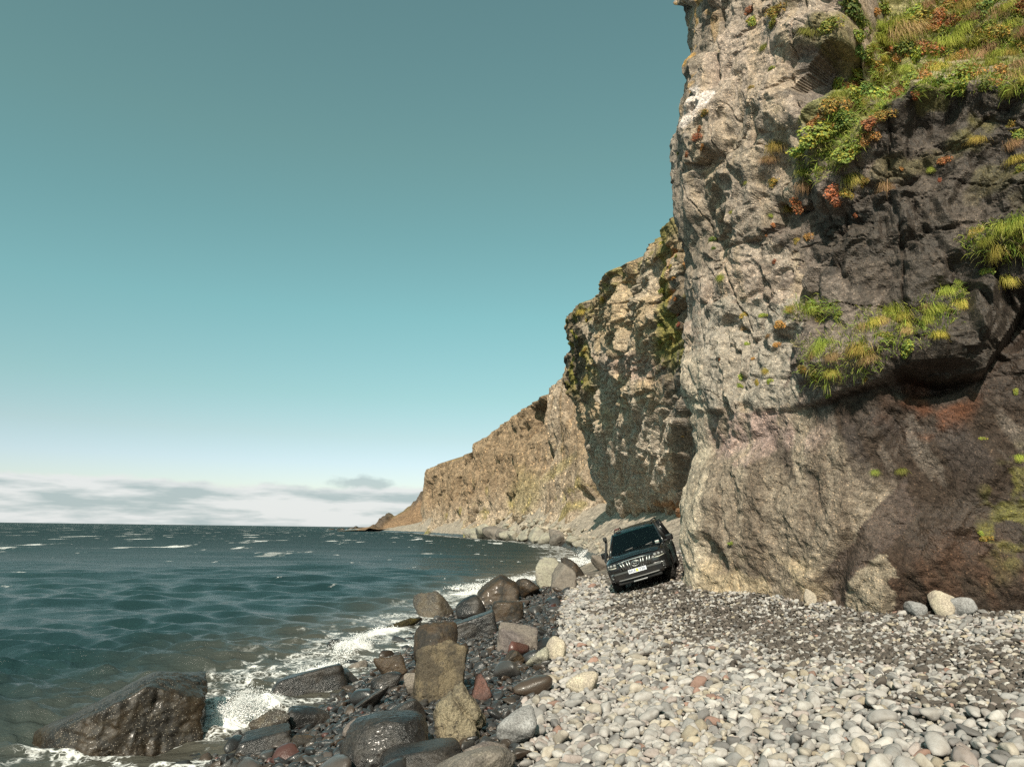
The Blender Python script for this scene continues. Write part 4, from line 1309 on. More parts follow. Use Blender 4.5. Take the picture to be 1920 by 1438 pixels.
# x0, x1, y0, y1 of the photograph, material, label, options
BOULDERS = [
    (48, 392, 1260, 1456, 'hero', 'huge wedge-shaped weedy brown boulder with sloping top beside breaking wave', dict(
        planes=[(-0.56, 0.10, 0.83, 0.60), (0.05, 0.1, 1, 0.86), (0.16, -1, 0.10, 0.72), (1, -0.10, 0.04, 0.98), (-1, -0.3, 0.1, 0.96), (-0.55, -0.9, 0.2, 0.86), (0, 1, 0.1, .9), (0, 0, -1, 1), (0.5, -0.3, 0.9, 0.98)], k=30, depth=0.8, sub=6, bury=0.30, blk=0.035, rough=0.045, groove=True)),
    (505, 656, 1247, 1316, 'black', 'long low wet slab boulder streaming with surf', dict(planes=[(-0.36, 0.1, 0.95, 0.46), (0.2, -1, 0.25, .8), (1, 0, 0.2, 0.95), (-1, 0, 0.2, 1), (0, 1, .2, .9), (0, 0, -1, 1)], k=9, depth=0.55)),
    (605, 662, 1207, 1246, 'black', 'small rounded wet boulder in front of white breaking surf', dict(k=6)),
    (705, 792, 1157, 1190, 'weed', 'low seaweed-covered boulder awash in foam', dict(k=6, rough=.07, depth=0.8)),
    (768, 852, 1113, 1165, 'barnacle', 'barnacle-speckled pale boulder standing in the shallows', dict(k=10, blk=.03)),
    (853, 914, 1119, 1166, 'black', 'dark rounded boulder behind the blue-topped slab', dict(k=6)),
    (845, 936, 1146, 1198, 'black', 'slanting flat-topped wet slab mirroring the sky', dict(planes=[(-0.42, 0.0, 0.9, 0.42), (0.1, -1, 0.1, .75), (1, 0, 0.15, 0.96), (-1, 0, 0.1, 1), (0, 1, .1, .8), (0, 0, -1, 1)], k=16, depth=0.7)),
    (918, 983, 1128, 1170, 'brown', 'rounded brown block with a flat wet top', dict(planes=[(0, 0.05, 1, 0.8), (0, -1, .05, .8), (1, 0, 0, .95), (-1, 0, .1, .95), (0, 1, 0, .9), (0, 0, -1, 1), (1, -1, .4, .9)], k=9)),
    (892, 976, 1080, 1136, 'brown', 'reddish-brown peaked boulder at the edge of the surf', dict(planes=[(-0.75, -.2, 0.75, 0.62), (0.6, -.2, 0.9, 0.84), (0, -1, 0.3, .8), (1, 0, 0, .95), (-1, 0, 0, .98), (0, 1, .1, .9), (0, 0, -1, 1)], k=10, blk=.04, tint='red')),
    (966, 1012, 1084, 1122, 'brown', 'squat brown boulder beside the reddish peaked one', dict(k=10)),
    (1003, 1058, 1046, 1104, 'pale', 'pale greenish boulder with rounded top near the parked vehicle', dict(k=7)),
    (1054, 1094, 1046, 1086, 'brown', 'dark brown boulder leaning behind a grey wedge', dict(k=8)),
    (1033, 1082, 1058, 1110, 'greybrown', 'grey wedge boulder leaning against the pale rounded one', dict(planes=[(-0.7, -.3, 0.7, 0.66), (0.5, 0, 0.9, 0.8), (.1, -1, 0.2, .75), (1, 0, 0, .9), (-1, 0, 0, .95), (0, 1, .1, .9), (0, 0, -1, 1)], k=12)),
    (1110, 1142, 1038, 1072, 'greybrown', 'round grey boulder just beside the front tyre of the vehicle', dict(k=6)),
    (928, 1012, 1170, 1228, 'purple', 'flat-topped purplish boulder with a pale broken front', dict(planes=[(0.15, -0.32, 1, 0.56), (-0.75, -0.9, 0.15, .80), (0.7, -1, 0.2, .9), (1, 0, 0, .95), (-1, 0, 0.1, 1), (0, 1, .1, .95), (0, 0, -1, 1)], k=18, depth=0.9)),
    (773, 862, 1170, 1262, 'brown', 'tall wet brown rounded boulder behind the upright slab', dict(k=7, bury=.3)),
    (768, 879, 1203, 1322, 'lichen', 'upright square slab boulder with yellow lichened face', dict(planes=[(-0.25, 0.1, 1, 0.86), (0.35, 0.1, 0.95, .98), (-.08, -1, 0.16, .62), (1, -.05, -0.10, 0.90), (-1, -.1, 0.02, .92), (-.7, -.8, .1, .92), (0, 1, .1, .8), (0, 0, -1, 1)], k=22, depth=0.65, blk=.07, rough=.08, sub=6, bury=.15)),
    (808, 914, 1287, 1398, 'lichen_dry', 'leaning split boulder with dark crack and yellow lichen', dict(planes=[(-0.62, -.1, 0.8, 0.72), (0.75, 0.0, 0.62, .74), (.25, -1, 0.22, .70), (1, -.3, 0.0, 0.92), (-1, -.2, -0.05, .92), (-.8, -.7, .1, .86), (0, 1, .1, .9), (0, 0, -1, 1)], k=16, depth=0.75, blk=.08, rough=.08, sub=6, crack=True, bury=.15)),
    (884, 923, 1270, 1318, 'red', 'upright brick-red stone beside the lichened slab', dict(k=8)),
    (928, 1008, 1328, 1402, 'grey', 'large smooth light grey egg-shaped stone', dict(k=4.5, rough=.025, bury=.08)),
    (633, 808, 1338, 1440, 'black', 'long dark whale-backed wet boulder with bluish top', dict(planes=[(-.18, 0, 1, .72), (.2, 0, 1, .86), (0, -1, .2, .85), (1, 0, .1, 1), (-1, 0, .2, 1), (0, 1, .1, 1), (0, 0, -1, 1), (-.7, -.6, .4, .85), (.7, -.7, .3, .92)], k=5, depth=0.75, rough=.06, sub=6)),
    (728, 800, 1312, 1372, 'black', 'dark domed wet boulder behind the whale-backed one', dict(k=5)),
    (706, 872, 1388, 1462, 'black', 'broad sky-blue topped wet boulder with mottled side', dict(planes=[(-.3, .1, 1, .62), (0, -1, .3, .85), (1, 0, .1, 1), (-1, 0, .2, 1), (0, 1, .1, 1), (0, 0, -1, 1), (.6, -.6, .5, .9)], k=7, depth=0.8)),
    (800, 972, 1402, 1490, 'greybrown', 'broad brownish domed boulder half bedded among pale cobbles', dict(k=5.5, rough=.04, sub=6)),
    (868, 960, 1390, 1440, 'purple', 'dark purplish low stone behind the brownish dome', dict(k=6)),
    (468, 545, 1334, 1392, 'barnacle', 'jagged black barnacled rock beside the blue tide pool', dict(k=10, blk=.08, rough=.08)),
    (442, 552, 1362, 1412, 'black', 'tilted wet dark slab below the jagged barnacled rock', dict(planes=[(-0.35, -.1, 0.95, 0.52), (0, -1, .3, .85), (1, 0, .15, .95), (-1, 0, .2, 1), (0, 1, .1, .9), (0, 0, -1, 1)], k=9)),
    (545, 592, 1374, 1402, 'brown', 'smooth egg-shaped brown wet stone by the pool', dict(k=4.5, rough=.02)),
    (440, 486, 1340, 1366, 'black', 'low black dome at the rim of the blue pool', dict(k=5)),
    (656, 732, 1290, 1332, 'black', 'rounded wet boulder between the surf slab and the whale-back', dict(k=5)),
    (536, 624, 1326, 1368, 'black', 'flat bluish wet boulder washed by foam', dict(k=6)),
    (700, 762, 1236, 1276, 'brown', 'olive-brown glistening boulder left of the tall one', dict(k=6)),
    (690, 756, 1262, 1296, 'black', 'narrow dark wet ridge of rock in the swash', dict(k=7)),
    (650, 690, 1240, 1262, 'greybrown', 'knobbly grey stone at the edge of the swash', dict(k=7, blk=.05)),
    (758, 800, 1262, 1308, 'greybrown', 'grey stone tucked against the foot of the upright slab', dict(k=5)),
    (640, 700, 1345, 1388, 'purple', 'wet purplish cobble left of the whale-backed boulder', dict(k=6)),
    (985, 1030, 1215, 1252, 'pale', 'pale speckled rounded stone beside the purplish flat top', dict(k=5)),
    (938, 985, 1218, 1248, 'brown', 'amber brown wet stone under the purplish flat top', dict(k=6)),
    (1062, 1120, 1256, 1302, 'tan', 'large tan oval stone on the pale shingle', dict(k=4.5, rough=.025)),
    (1022, 1062, 1196, 1240, 'tan', 'curved tan stone at the rim of the dry shingle', dict(k=5)),
    (1740, 1786, 1091, 1132, 'tan', 'round tan boulder against the foot of the brown wet wall', dict(k=5, rough=.02)),
    (1782, 1828, 1112, 1146, 'grey', 'pinkish-grey oval boulder at the foot of the cliff', dict(k=4.5, rough=.02)),
    (1784, 1806, 1098, 1116, 'grey', 'small pale stone perched behind the oval boulder at the cliff foot', dict(k=4.5, rough=.02)),
    (1698, 1738, 1126, 1156, 'grey', 'pale rounded stone a stride out from the cliff foot', dict(k=5, rough=.02)),
    (1508, 1530, 1094, 1122, 'tan', 'cream block leaning on the corner of the cliff foot', dict(k=9)),
]
def bvh_of(me):
    n = len(me.vertices)
    V = np.empty(n * 3, np.float32)
    me.vertices.foreach_get('co', V)
    F = np.empty(len(me.polygons) * 4, np.int32)
    me.polygons.foreach_get('vertices', F)
    return BVHTree.FromPolygons(V.reshape(-1, 3).tolist(), F.reshape(-1, 4).tolist(), epsilon=0.0)


BV1 = bvh_of(cliff_me)
BV2 = bvh_of(cliff2_me)
boulder_discs = []
CAM2 = np.array([0, 0, HC])


def build_boulders():
    rg = np.random.default_rng(23)
    for i, (x0, x1, y0, y1, mk, label, op) in enumerate(BOULDERS):
        cx = 0.5 * (x0 + x1)
        G = ground_hit(cx, y1 - 0.06 * (y1 - y0))
        dd = float((G - CAM2) @ CF)
        wd = (x1 - x0) / FPX * dd
        dep = wd * op.get('depth', 0.75)
        view = np.array([G[0], G[1], 0]) / math.hypot(G[0], G[1])
        down = math.atan2(HC - G[2], math.hypot(G[0], G[1]))
        hh = ((y1 - y0) / FPX * dd - 0.75 * dep * math.sin(down)) / math.cos(down)
        hh = max(hh, 0.32 * (y1 - y0) / FPX * dd)
        bury = op.get('bury', 0.22)
        full = hh * (1 + bury)
        pl = op.get('planes')
        me = stone_mesh('boulder', rg, op.get('sub', 5), 7, op.get('k', 7), (1, 1, 1), op.get('rough', 0.06), planes=pl, blk=op.get('blk', 0.03), seed=700 + i * 13)
        n = len(me.vertices)
        V = np.empty(n * 3, np.float32)
        me.vertices.foreach_get('co', V)
        V = V.reshape(-1, 3)
        lo, hi = V.min(0), V.max(0)
        V = (V - (lo + hi) / 2) / (hi - lo) * 2
        if op.get('groove'):
            gv = fbm(np.stack([V[:, 0] * 2.6, V[:, 2] * 0.5, V[:, 1] * 0.6], 1), 4, 15, 0.55)
            V[:, 1] += 0.16 * terrace(gv, 4, 0.5, 0.9) * (V[:, 1] < 0.2)
        if op.get('crack'):
            q = V[:, 0] * 0.55 + V[:, 2] * 0.5 - 0.18 + 0.08 * fbm(V * 2.0, 3, 5)
            g = np.exp(-(q / 0.055) ** 2)
            V = V * (1 - 0.30 * g[:, None] * np.array([0.6, 1, 0.6]))
        V = V * np.array([wd / 2, dep / 2, full / 2])
        me.vertices.foreach_set('co', V.astype(np.float32).ravel())
        me.update()
        c = G + view * dep * 0.38
        dr = (c + np.array([0, 0, hh * 0.3]) - CAM2)
        L = np.linalg.norm(dr)
        hitc = BV1.ray_cast(Vector(CAM2), Vector(dr / L))
        if hitc[0] is not None and hitc[3] < L + 0.25 * dep:
            c = c + view * (hitc[3] - L - 0.25 * dep)
            G = np.array([c[0], c[1], float(ground(c[0], c[1]))])
        zc = G[2] - full * bury / (1 + bury) + full / 2
        o = link('boulder', me, BM[mk])
        o.location = (c[0], c[1], zc)
        tl = 0.0 if pl else 0.22
        o.rotation_euler = (rg.normal(0, tl), rg.normal(0, tl), -math.atan2(view[0], view[1]))
        tag(o, label, 'boulder', 'boulders along the shore')
        boulder_discs.append((c[0], c[1], 0.5 * (wd + dep) / 2 * 0.86))


build_boulders()


# ------------------------------------------------------------------ rockfall below the distant cliff, reef off the point
def build_rockfall():
    rg = np.random.default_rng(31)
    shapes = [stone_mesh('fallen_rock', rg, 4, 8, rg.uniform(9, 16), (1, rg.uniform(.7, .95), rg.uniform(.6, .9)), 0.06, blk=0.05, seed=900 + i) for i in range(7)]
    mats = [BM['pale'], BM['tan'], BM['lichen'], BM['greybrown']]
    meshes = {}
    spots = []
    # seaward row of large rocks, then the pile rising behind
    for px in np.linspace(872, 1078, 17):
        spots.append((px + rg.normal(0, 5), np.interp(px, [870, 960, 1078], [1004, 1012, 1022]) + rg.uniform(-3, 1), rg.uniform(20, 44), 3 if rg.uniform() < .35 else 0, 'w'))
    for _ in range(120):
        px = rg.uniform(880, 1075)
        top = np.interp(px, [880, 930, 970, 1010, 1075], [992, 978, 968, 975, 1000])
        bot = np.interp(px, [880, 960, 1075], [1000, 1006, 1016])
        spots.append((px, rg.uniform(top, bot), rg.uniform(6, 22) * rg.uniform(.6, 1), int(rg.integers(3)), 'p'))
    for _ in range(70):
        px = rg.uniform(1010, 1135)
        spots.append((px, rg.uniform(np.interp(px, [1010, 1070, 1135], [972, 985, 990]), np.interp(px, [1010, 1070, 1135], [1000, 1025, 1040])), rg.uniform(4, 11), int(rg.integers(2)), 'p'))
    for px, py, wpx, mi, kind in spots:
        G = ground_hit(px, py)
        dd = float((G - CAM2) @ CF)
        if dd > 260:
            continue
        w = wpx / FPX * dd / 2
        si = int(rg.integers(len(shapes)))
        key = (si, mi)
        if key not in meshes:
            m = shapes[si].copy()
            m.materials.clear()
            m.materials.append(mats[mi])
            meshes[key] = m
        o = link('fallen_rock', meshes[key])
        o.location = (G[0], G[1], G[2] + w * 0.35)
        o.scale = (w, w * rg.uniform(.8, 1.1), w * rg.uniform(.7, 1.05))
        o.rotation_euler = (rg.normal(0, .3), rg.normal(0, .3), rg.uniform(0, 6.28))
        if kind == 'w':
            tag(o, 'large fallen boulder at the water edge below the distant cliff', 'boulder', 'fallen rocks along the far waterline')
        else:
            tag(o, 'pale fallen rock in the rubble heap below the distant cliff', 'rock', 'rubble heap below the distant cliff')
    for px, hpx, wpx in ((622, 2, 14), (640, 3, 20), (660, 5, 16), (668, 7, 10), (680, 5, 22), (700, 3, 24)):
        P = sea_hit(px, 992.3)
        d = 640.0 / P[1]
        x, y = P[0] * d, 640.0
        o = link('reef_rock', stone_mesh('reef_rock', rg, 3, 7, 10, (1, 1, 1), 0.08, seed=960 + px), BM['brown'])
        o.location = (x, y, 0.1)
        o.scale = (wpx / FPX * 640 / 2, 4.0, hpx / FPX * 640)
        tag(o, 'low dark reef rock in the sea off the distant point', 'rock', 'reef rocks off the distant point')


build_rockfall()

# ------------------------------------------------------------------ cobbles: the 300 that show largest are things, the rest one carpet
cobs = scatter_cobbles(boulder_discs)
for c_ in cobs:
    c_['size'] = c_['a'] / c_['d'] * FPX
    c_['vis'] = (0 < c_['px'] < IW) and (c_['py'] < IH + 6)


def place_cobbles():
    order = sorted((i for i, c in enumerate(cobs) if c['vis']), key=lambda i: -cobs[i]['size'])
    top = set(order[:300])
    variants = {}
    for i in order[:300]:
        c = cobs[i]
        key = (c['v'], c['wet'])
        if key not in variants:
            m = STONES[c['v']].copy()
            m.materials.append(M_WET_O if c['wet'] else M_DRY_O)
            variants[key] = m
        o = link('cobble', variants[key])
        o.location = (c['x'], c['y'], c['z'] + c['a'] * c['lift'])
        o.scale = (c['a'], c['a'] * c['b'] / c['a'] * 1.2, c['a'])
        o.rotation_euler = (c['t1'], c['t2'], c['th'])
        o.color = (*c['col'], 1.0)
        if c['wet']:
            wd = PAL_WET[c['pi']][2]
            tag(o, 'wet %s rounded cobble among the boulders by the surf' % wd, 'cobble', 'wet %s cobbles by the surf' % wd)
        else:
            wd = PAL_DRY[c['pi']][2]
            tag(o, 'large %s rounded cobble on the dry shingle' % wd, 'cobble', 'large %s cobbles on the dry shingle' % wd)
    for wet in (False, True):
        rest = [c for i, c in enumerate(cobs) if i not in top and c['wet'] == wet]
        n = len(rest)
        me = bpy.data.meshes.new('shingle')
        me.vertices.add(n)
        me.vertices.foreach_set('co', np.array([(c['x'], c['y'], c['z'] + c['a'] * c['lift']) for c in rest], np.float32).ravel())
        for nm, typ, fld, val in (('rot', 'FLOAT_VECTOR', 'vector', [(c['t1'], c['t2'], c['th']) for c in rest]),
                                  ('scl', 'FLOAT_VECTOR', 'vector', [(c['a'], c['b'] * 1.2, c['a']) for c in rest]),
                                  ('tint', 'FLOAT_COLOR', 'color', [(*c['col'], 1.0) for c in rest]),
                                  ('pick', 'INT', 'value', [c['v'] for c in rest])):
            a = me.attributes.new(nm, typ, 'POINT')
            a.data.foreach_set(fld, np.array(val, np.int32 if typ == 'INT' else np.float32).ravel())
        src = bpy.data.collections.new('cobble_shapes_wet' if wet else 'cobble_shapes_dry')
        for k, sm in enumerate(STONES):
            m = sm.copy()
            m.materials.append(M_WET_I if wet else M_DRY_I)
            src.objects.link(bpy.data.objects.new('shape_%02d' % k + ('w' if wet else 'd'), m))
        o = link('wet_shingle' if wet else 'dry_shingle', me)
        ng = bpy.data.node_groups.new('scatter', 'GeometryNodeTree')
        ng.interface.new_socket('Geometry', in_out='INPUT', socket_type='NodeSocketGeometry')
        ng.interface.new_socket('Geometry', in_out='OUTPUT', socket_type='NodeSocketGeometry')
        N, L = ng.nodes, ng.links
        gi, go = N.new('NodeGroupInput'), N.new('NodeGroupOutput')
        ip = N.new('GeometryNodeInstanceOnPoints')
        ci = N.new('GeometryNodeCollectionInfo')
        ci.inputs['Collection'].default_value = src
        ci.inputs['Separate Children'].default_value = True
        ci.inputs['Reset Children'].default_value = True
        mp = N.new('GeometryNodeMeshToPoints')
        L.new(gi.outputs[0], mp.inputs[0])
        L.new(mp.outputs[0], ip.inputs['Points'])
        L.new(ci.outputs[0], ip.inputs['Instance'])
        ip.inputs['Pick Instance'].default_value = True

        def named(nm, typ):
            nd = N.new('GeometryNodeInputNamedAttribute')
            nd.data_type = typ
            nd.inputs['Name'].default_value = nm
            return nd.outputs['Attribute']
        e2r = N.new('FunctionNodeEulerToRotation')
        L.new(named('rot', 'FLOAT_VECTOR'), e2r.inputs[0])
        L.new(e2r.outputs[0], ip.inputs['Rotation'])
        L.new(named('scl', 'FLOAT_VECTOR'), ip.inputs['Scale'])
        L.new(named('pick', 'INT'), ip.inputs['Instance Index'])
        L.new(ip.outputs[0], go.inputs[0])
        o.modifiers.new('scatter', 'NODES').node_group = ng
        tag(o, 'small wet dark stones between the boulders by the surf' if wet else 'pale sea-worn shingle covering the dry beach', 'shingle', kind='stuff')
    print('cobbles', len(cobs))


place_cobbles()

# ------------------------------------------------------------------ the off-road vehicle
def paint_mat():
    m, w = new_mat('dusty_black_paint')
    tc = w.n('ShaderNodeTexCoord').outputs['Object']
    n = w.noise(tc, 4.0, 5, 0.65)
    sep = w.n('ShaderNodeSeparateXYZ', ins={0: tc})
    low = w.smooth(w.math('MULTIPLY_ADD', n, 0.5, sep.outputs[2]), 1.4, 0.6, 0.03, 0.40)
    c = w.mix(w.math('MULTIPLY', low, w.smooth(n, 0.3, 0.7)), (0.010, 0.010, 0.011), (0.050, 0.040, 0.030))
    finish(w, c, w.math('MULTIPLY_ADD', low, 0.5, 0.16), None, 0.5, **{'Coat Weight': 0.6, 'Coat Roughness': 0.08})
    return m


CM = dict(
    paint=paint_mat(), plastic=plain('black_plastic', (0.018, 0.018, 0.018), 0.55, grain=0.4), rubber=plain('tyre_rubber', (0.030, 0.027, 0.024), 0.8, grain=0.6, scale=14),
    chrome=plain('chrome', (0.62, 0.62, 0.60), 0.3, 1.0), alloy=plain('alloy', (0.30, 0.30, 0.30), 0.35, 1.0), dark=plain('dark_interior', (0.012, 0.012, 0.013), 0.7, grain=0.3),
    white=plain('plate_white', (0.70, 0.73, 0.78), 0.45), ink=plain('plate_ink', (0.02, 0.03, 0.09), 0.5), sticker=plain('plate_sticker', (0.72, 0.72, 0.10), 0.5), green=plain('sticker_green', (0.10, 0.20, 0.04), 0.5),
    lens=plain('lamp_glass', (0.28, 0.28, 0.27), 0.06, 0.0, 0.8, **{'Coat Weight': 1.0}), amber=plain('lamp_strip', (0.62, 0.62, 0.52), 0.25), grey=plain('bumper_trim', (0.17, 0.17, 0.165), 0.45, grain=0.3),
    seat=plain('seat_cloth', (0.045, 0.045, 0.045), 0.9, grain=0.4), red=plain('red_plastic', (0.07, 0.015, 0.013), 0.5), paper=plain('sticker_paper', (0.7, 0.66, 0.64), 0.7))


def glass_mat():
    m, w = new_mat('tinted_glass')
    g = w.n('ShaderNodeBsdfGlossy', ins={'Color': (0.95, 1, 0.98, 1), 'Roughness': 0.02})
    t = w.n('ShaderNodeBsdfTransparent', ins={'Color': (0.62, 0.78, 0.75, 1)})
    f = w.n('ShaderNodeFresnel', ins={'IOR': 1.52})
    x = w.n('ShaderNodeMixShader', ins={0: f.outputs[0], 1: t.outputs[0], 2: g.outputs[0]})
    o = w.n('ShaderNodeOutputMaterial', ins={0: x.outputs[0]})
    return m


CM['glass'] = glass_mat()


def bm_obj(name, bm, mat, parent, smooth=True):
    me = bpy.data.meshes.new(name)
    bmesh.ops.recalc_face_normals(bm, faces=bm.faces[:])
    bm.to_mesh(me)
    bm.free()
    for p in me.polygons:
        p.use_smooth = smooth
    return link(name, me, mat, parent)


def box(name, c, s, mat, parent, bev=0.01, rot=None):
    bm = bmesh.new()
    bmesh.ops.create_cube(bm, size=1.0)
    for v in bm.verts:
        v.co = Vector((v.co.x * s[0], v.co.y * s[1], v.co.z * s[2]))
    if bev:
        bmesh.ops.bevel(bm, geom=bm.edges[:], offset=min(bev, 0.45 * min(s)), segments=2, affect='EDGES', profile=0.5)
    M = Matrix.Translation(c) @ (Euler(rot).to_matrix().to_4x4() if rot else Matrix())
    bm.transform(M)
    return bm_obj(name, bm, mat, parent, False)


def bar(name, pts, r, mat, parent, seg=8, cap=True):
    """tube through points; r may be a list"""
    bm = bmesh.new()
    rings = []
    n = len(pts)
    for i, p in enumerate(pts):
        p = Vector(p)
        a = Vector(pts[max(0, i - 1)])
        b = Vector(pts[min(n - 1, i + 1)])
        t = (b - a).normalized()
        u = t.orthogonal().normalized() if abs(t.z) < 0.9 else t.cross(Vector((0, 1, 0))).normalized()
        u = (Vector((0, 0, 1)).cross(t)).normalized() if abs(t.z) < 0.95 else u
        v = t.cross(u)
        rr = r[i] if isinstance(r, (list, tuple)) else r
        rings.append([bm.verts.new(p + (u * math.cos(2 * math.pi * k / seg) + v * math.sin(2 * math.pi * k / seg)) * rr) for k in range(seg)])
    for a, b in zip(rings, rings[1:]):
        for k in range(seg):
            bm.faces.new((a[k], a[(k + 1) % seg], b[(k + 1) % seg], b[k]))
    if cap:
        bm.faces.new(rings[0][::-1])
        bm.faces.new(rings[-1])
    return bm_obj(name, bm, mat, parent)


def lathe_x(name, prof, mat, parent, seg=32, c=(0, 0, 0)):
    """revolve (x, radius) about the x axis"""
    bm = bmesh.new()
    rings = [[bm.verts.new((c[0] + x, c[1] + r * math.cos(2 * math.pi * k / seg), c[2] + r * math.sin(2 * math.pi * k / seg))) for k in range(seg)] for x, r in prof]
    for a, b in zip(rings, rings[1:]):
        for k in range(seg):
            bm.faces.new((a[k], a[(k + 1) % seg], b[(k + 1) % seg], b[k]))
    return bm_obj(name, bm, mat, parent)


def sheet(name, quads, mat, parent, thick=0.006):
    bm = bmesh.new()
    for q in quads:
        bm.faces.new([bm.verts.new(p) for p in q])
    bmesh.ops.remove_doubles(bm, verts=bm.verts[:], dist=1e-4)
    bmesh.ops.solidify(bm, geom=bm.faces[:], thickness=thick)
    return bm_obj(name, bm, mat, parent, False)


def oval_ring(name, c, rx, rz, t, mat, parent, seg=36):
    pts = [(c[0] + rx * math.cos(2 * math.pi * k / seg), c[1], c[2] + rz * math.sin(2 * math.pi * k / seg)) for k in range(seg + 1)]
    return bar(name, pts, t, mat, parent, 6, False)


HW = ([-2.42, -2.36, -2.2, 1.5, 1.95, 2.15, 2.28, 2.36, 2.39], [.80, .88, .925, .935, .92, .885, .82, .74, .70])
ZT = ([-2.42, -2.34, .85, 1.0, 1.6, 1.95, 2.15, 2.28, 2.36, 2.39], [1.0, 1.14, 1.15, 1.17, 1.155, 1.115, 1.07, 1.02, .95, .90])
AX_F, AX_R, WR = 1.40, -1.39, 0.405


def body_section(y):
    w, zt = float(np.interp(y, *HW)), float(np.interp(y, *ZT))
    zu = float(np.interp(y, [-2.42, -2.0, 1.9, 2.39], [.60, .44, .44, .50]))
    zb = zu
    fl = 0.0
    for ax in (AX_F, AX_R):
        d = abs(y - ax)
        if d < 0.49:
            zb = max(zb, 0.43 + math.sqrt(max(0.0, 0.49 ** 2 - d * d)))
        fl = max(fl, 0.035 * max(0.0, 1 - max(0.0, d - 0.42) / 0.14))
    w2 = w + fl
    zm = max(0.80, zb + 0.06)
    zs = max(zm + 0.02, zt - 0.17)
    return [(0, zu), (0.58, zu), (0.58, max(zu, zb - 0.01)), (w2 * 0.985, zb), (w2, zb + 0.04), (w + fl * .8, zm), (w * .985, zs), (w * .945, max(zs + .01, zt - .05)), (w * .84, zt - 0.005), (w * .55, zt + .022), (w * .25, zt + .03), (0, zt + .032)]


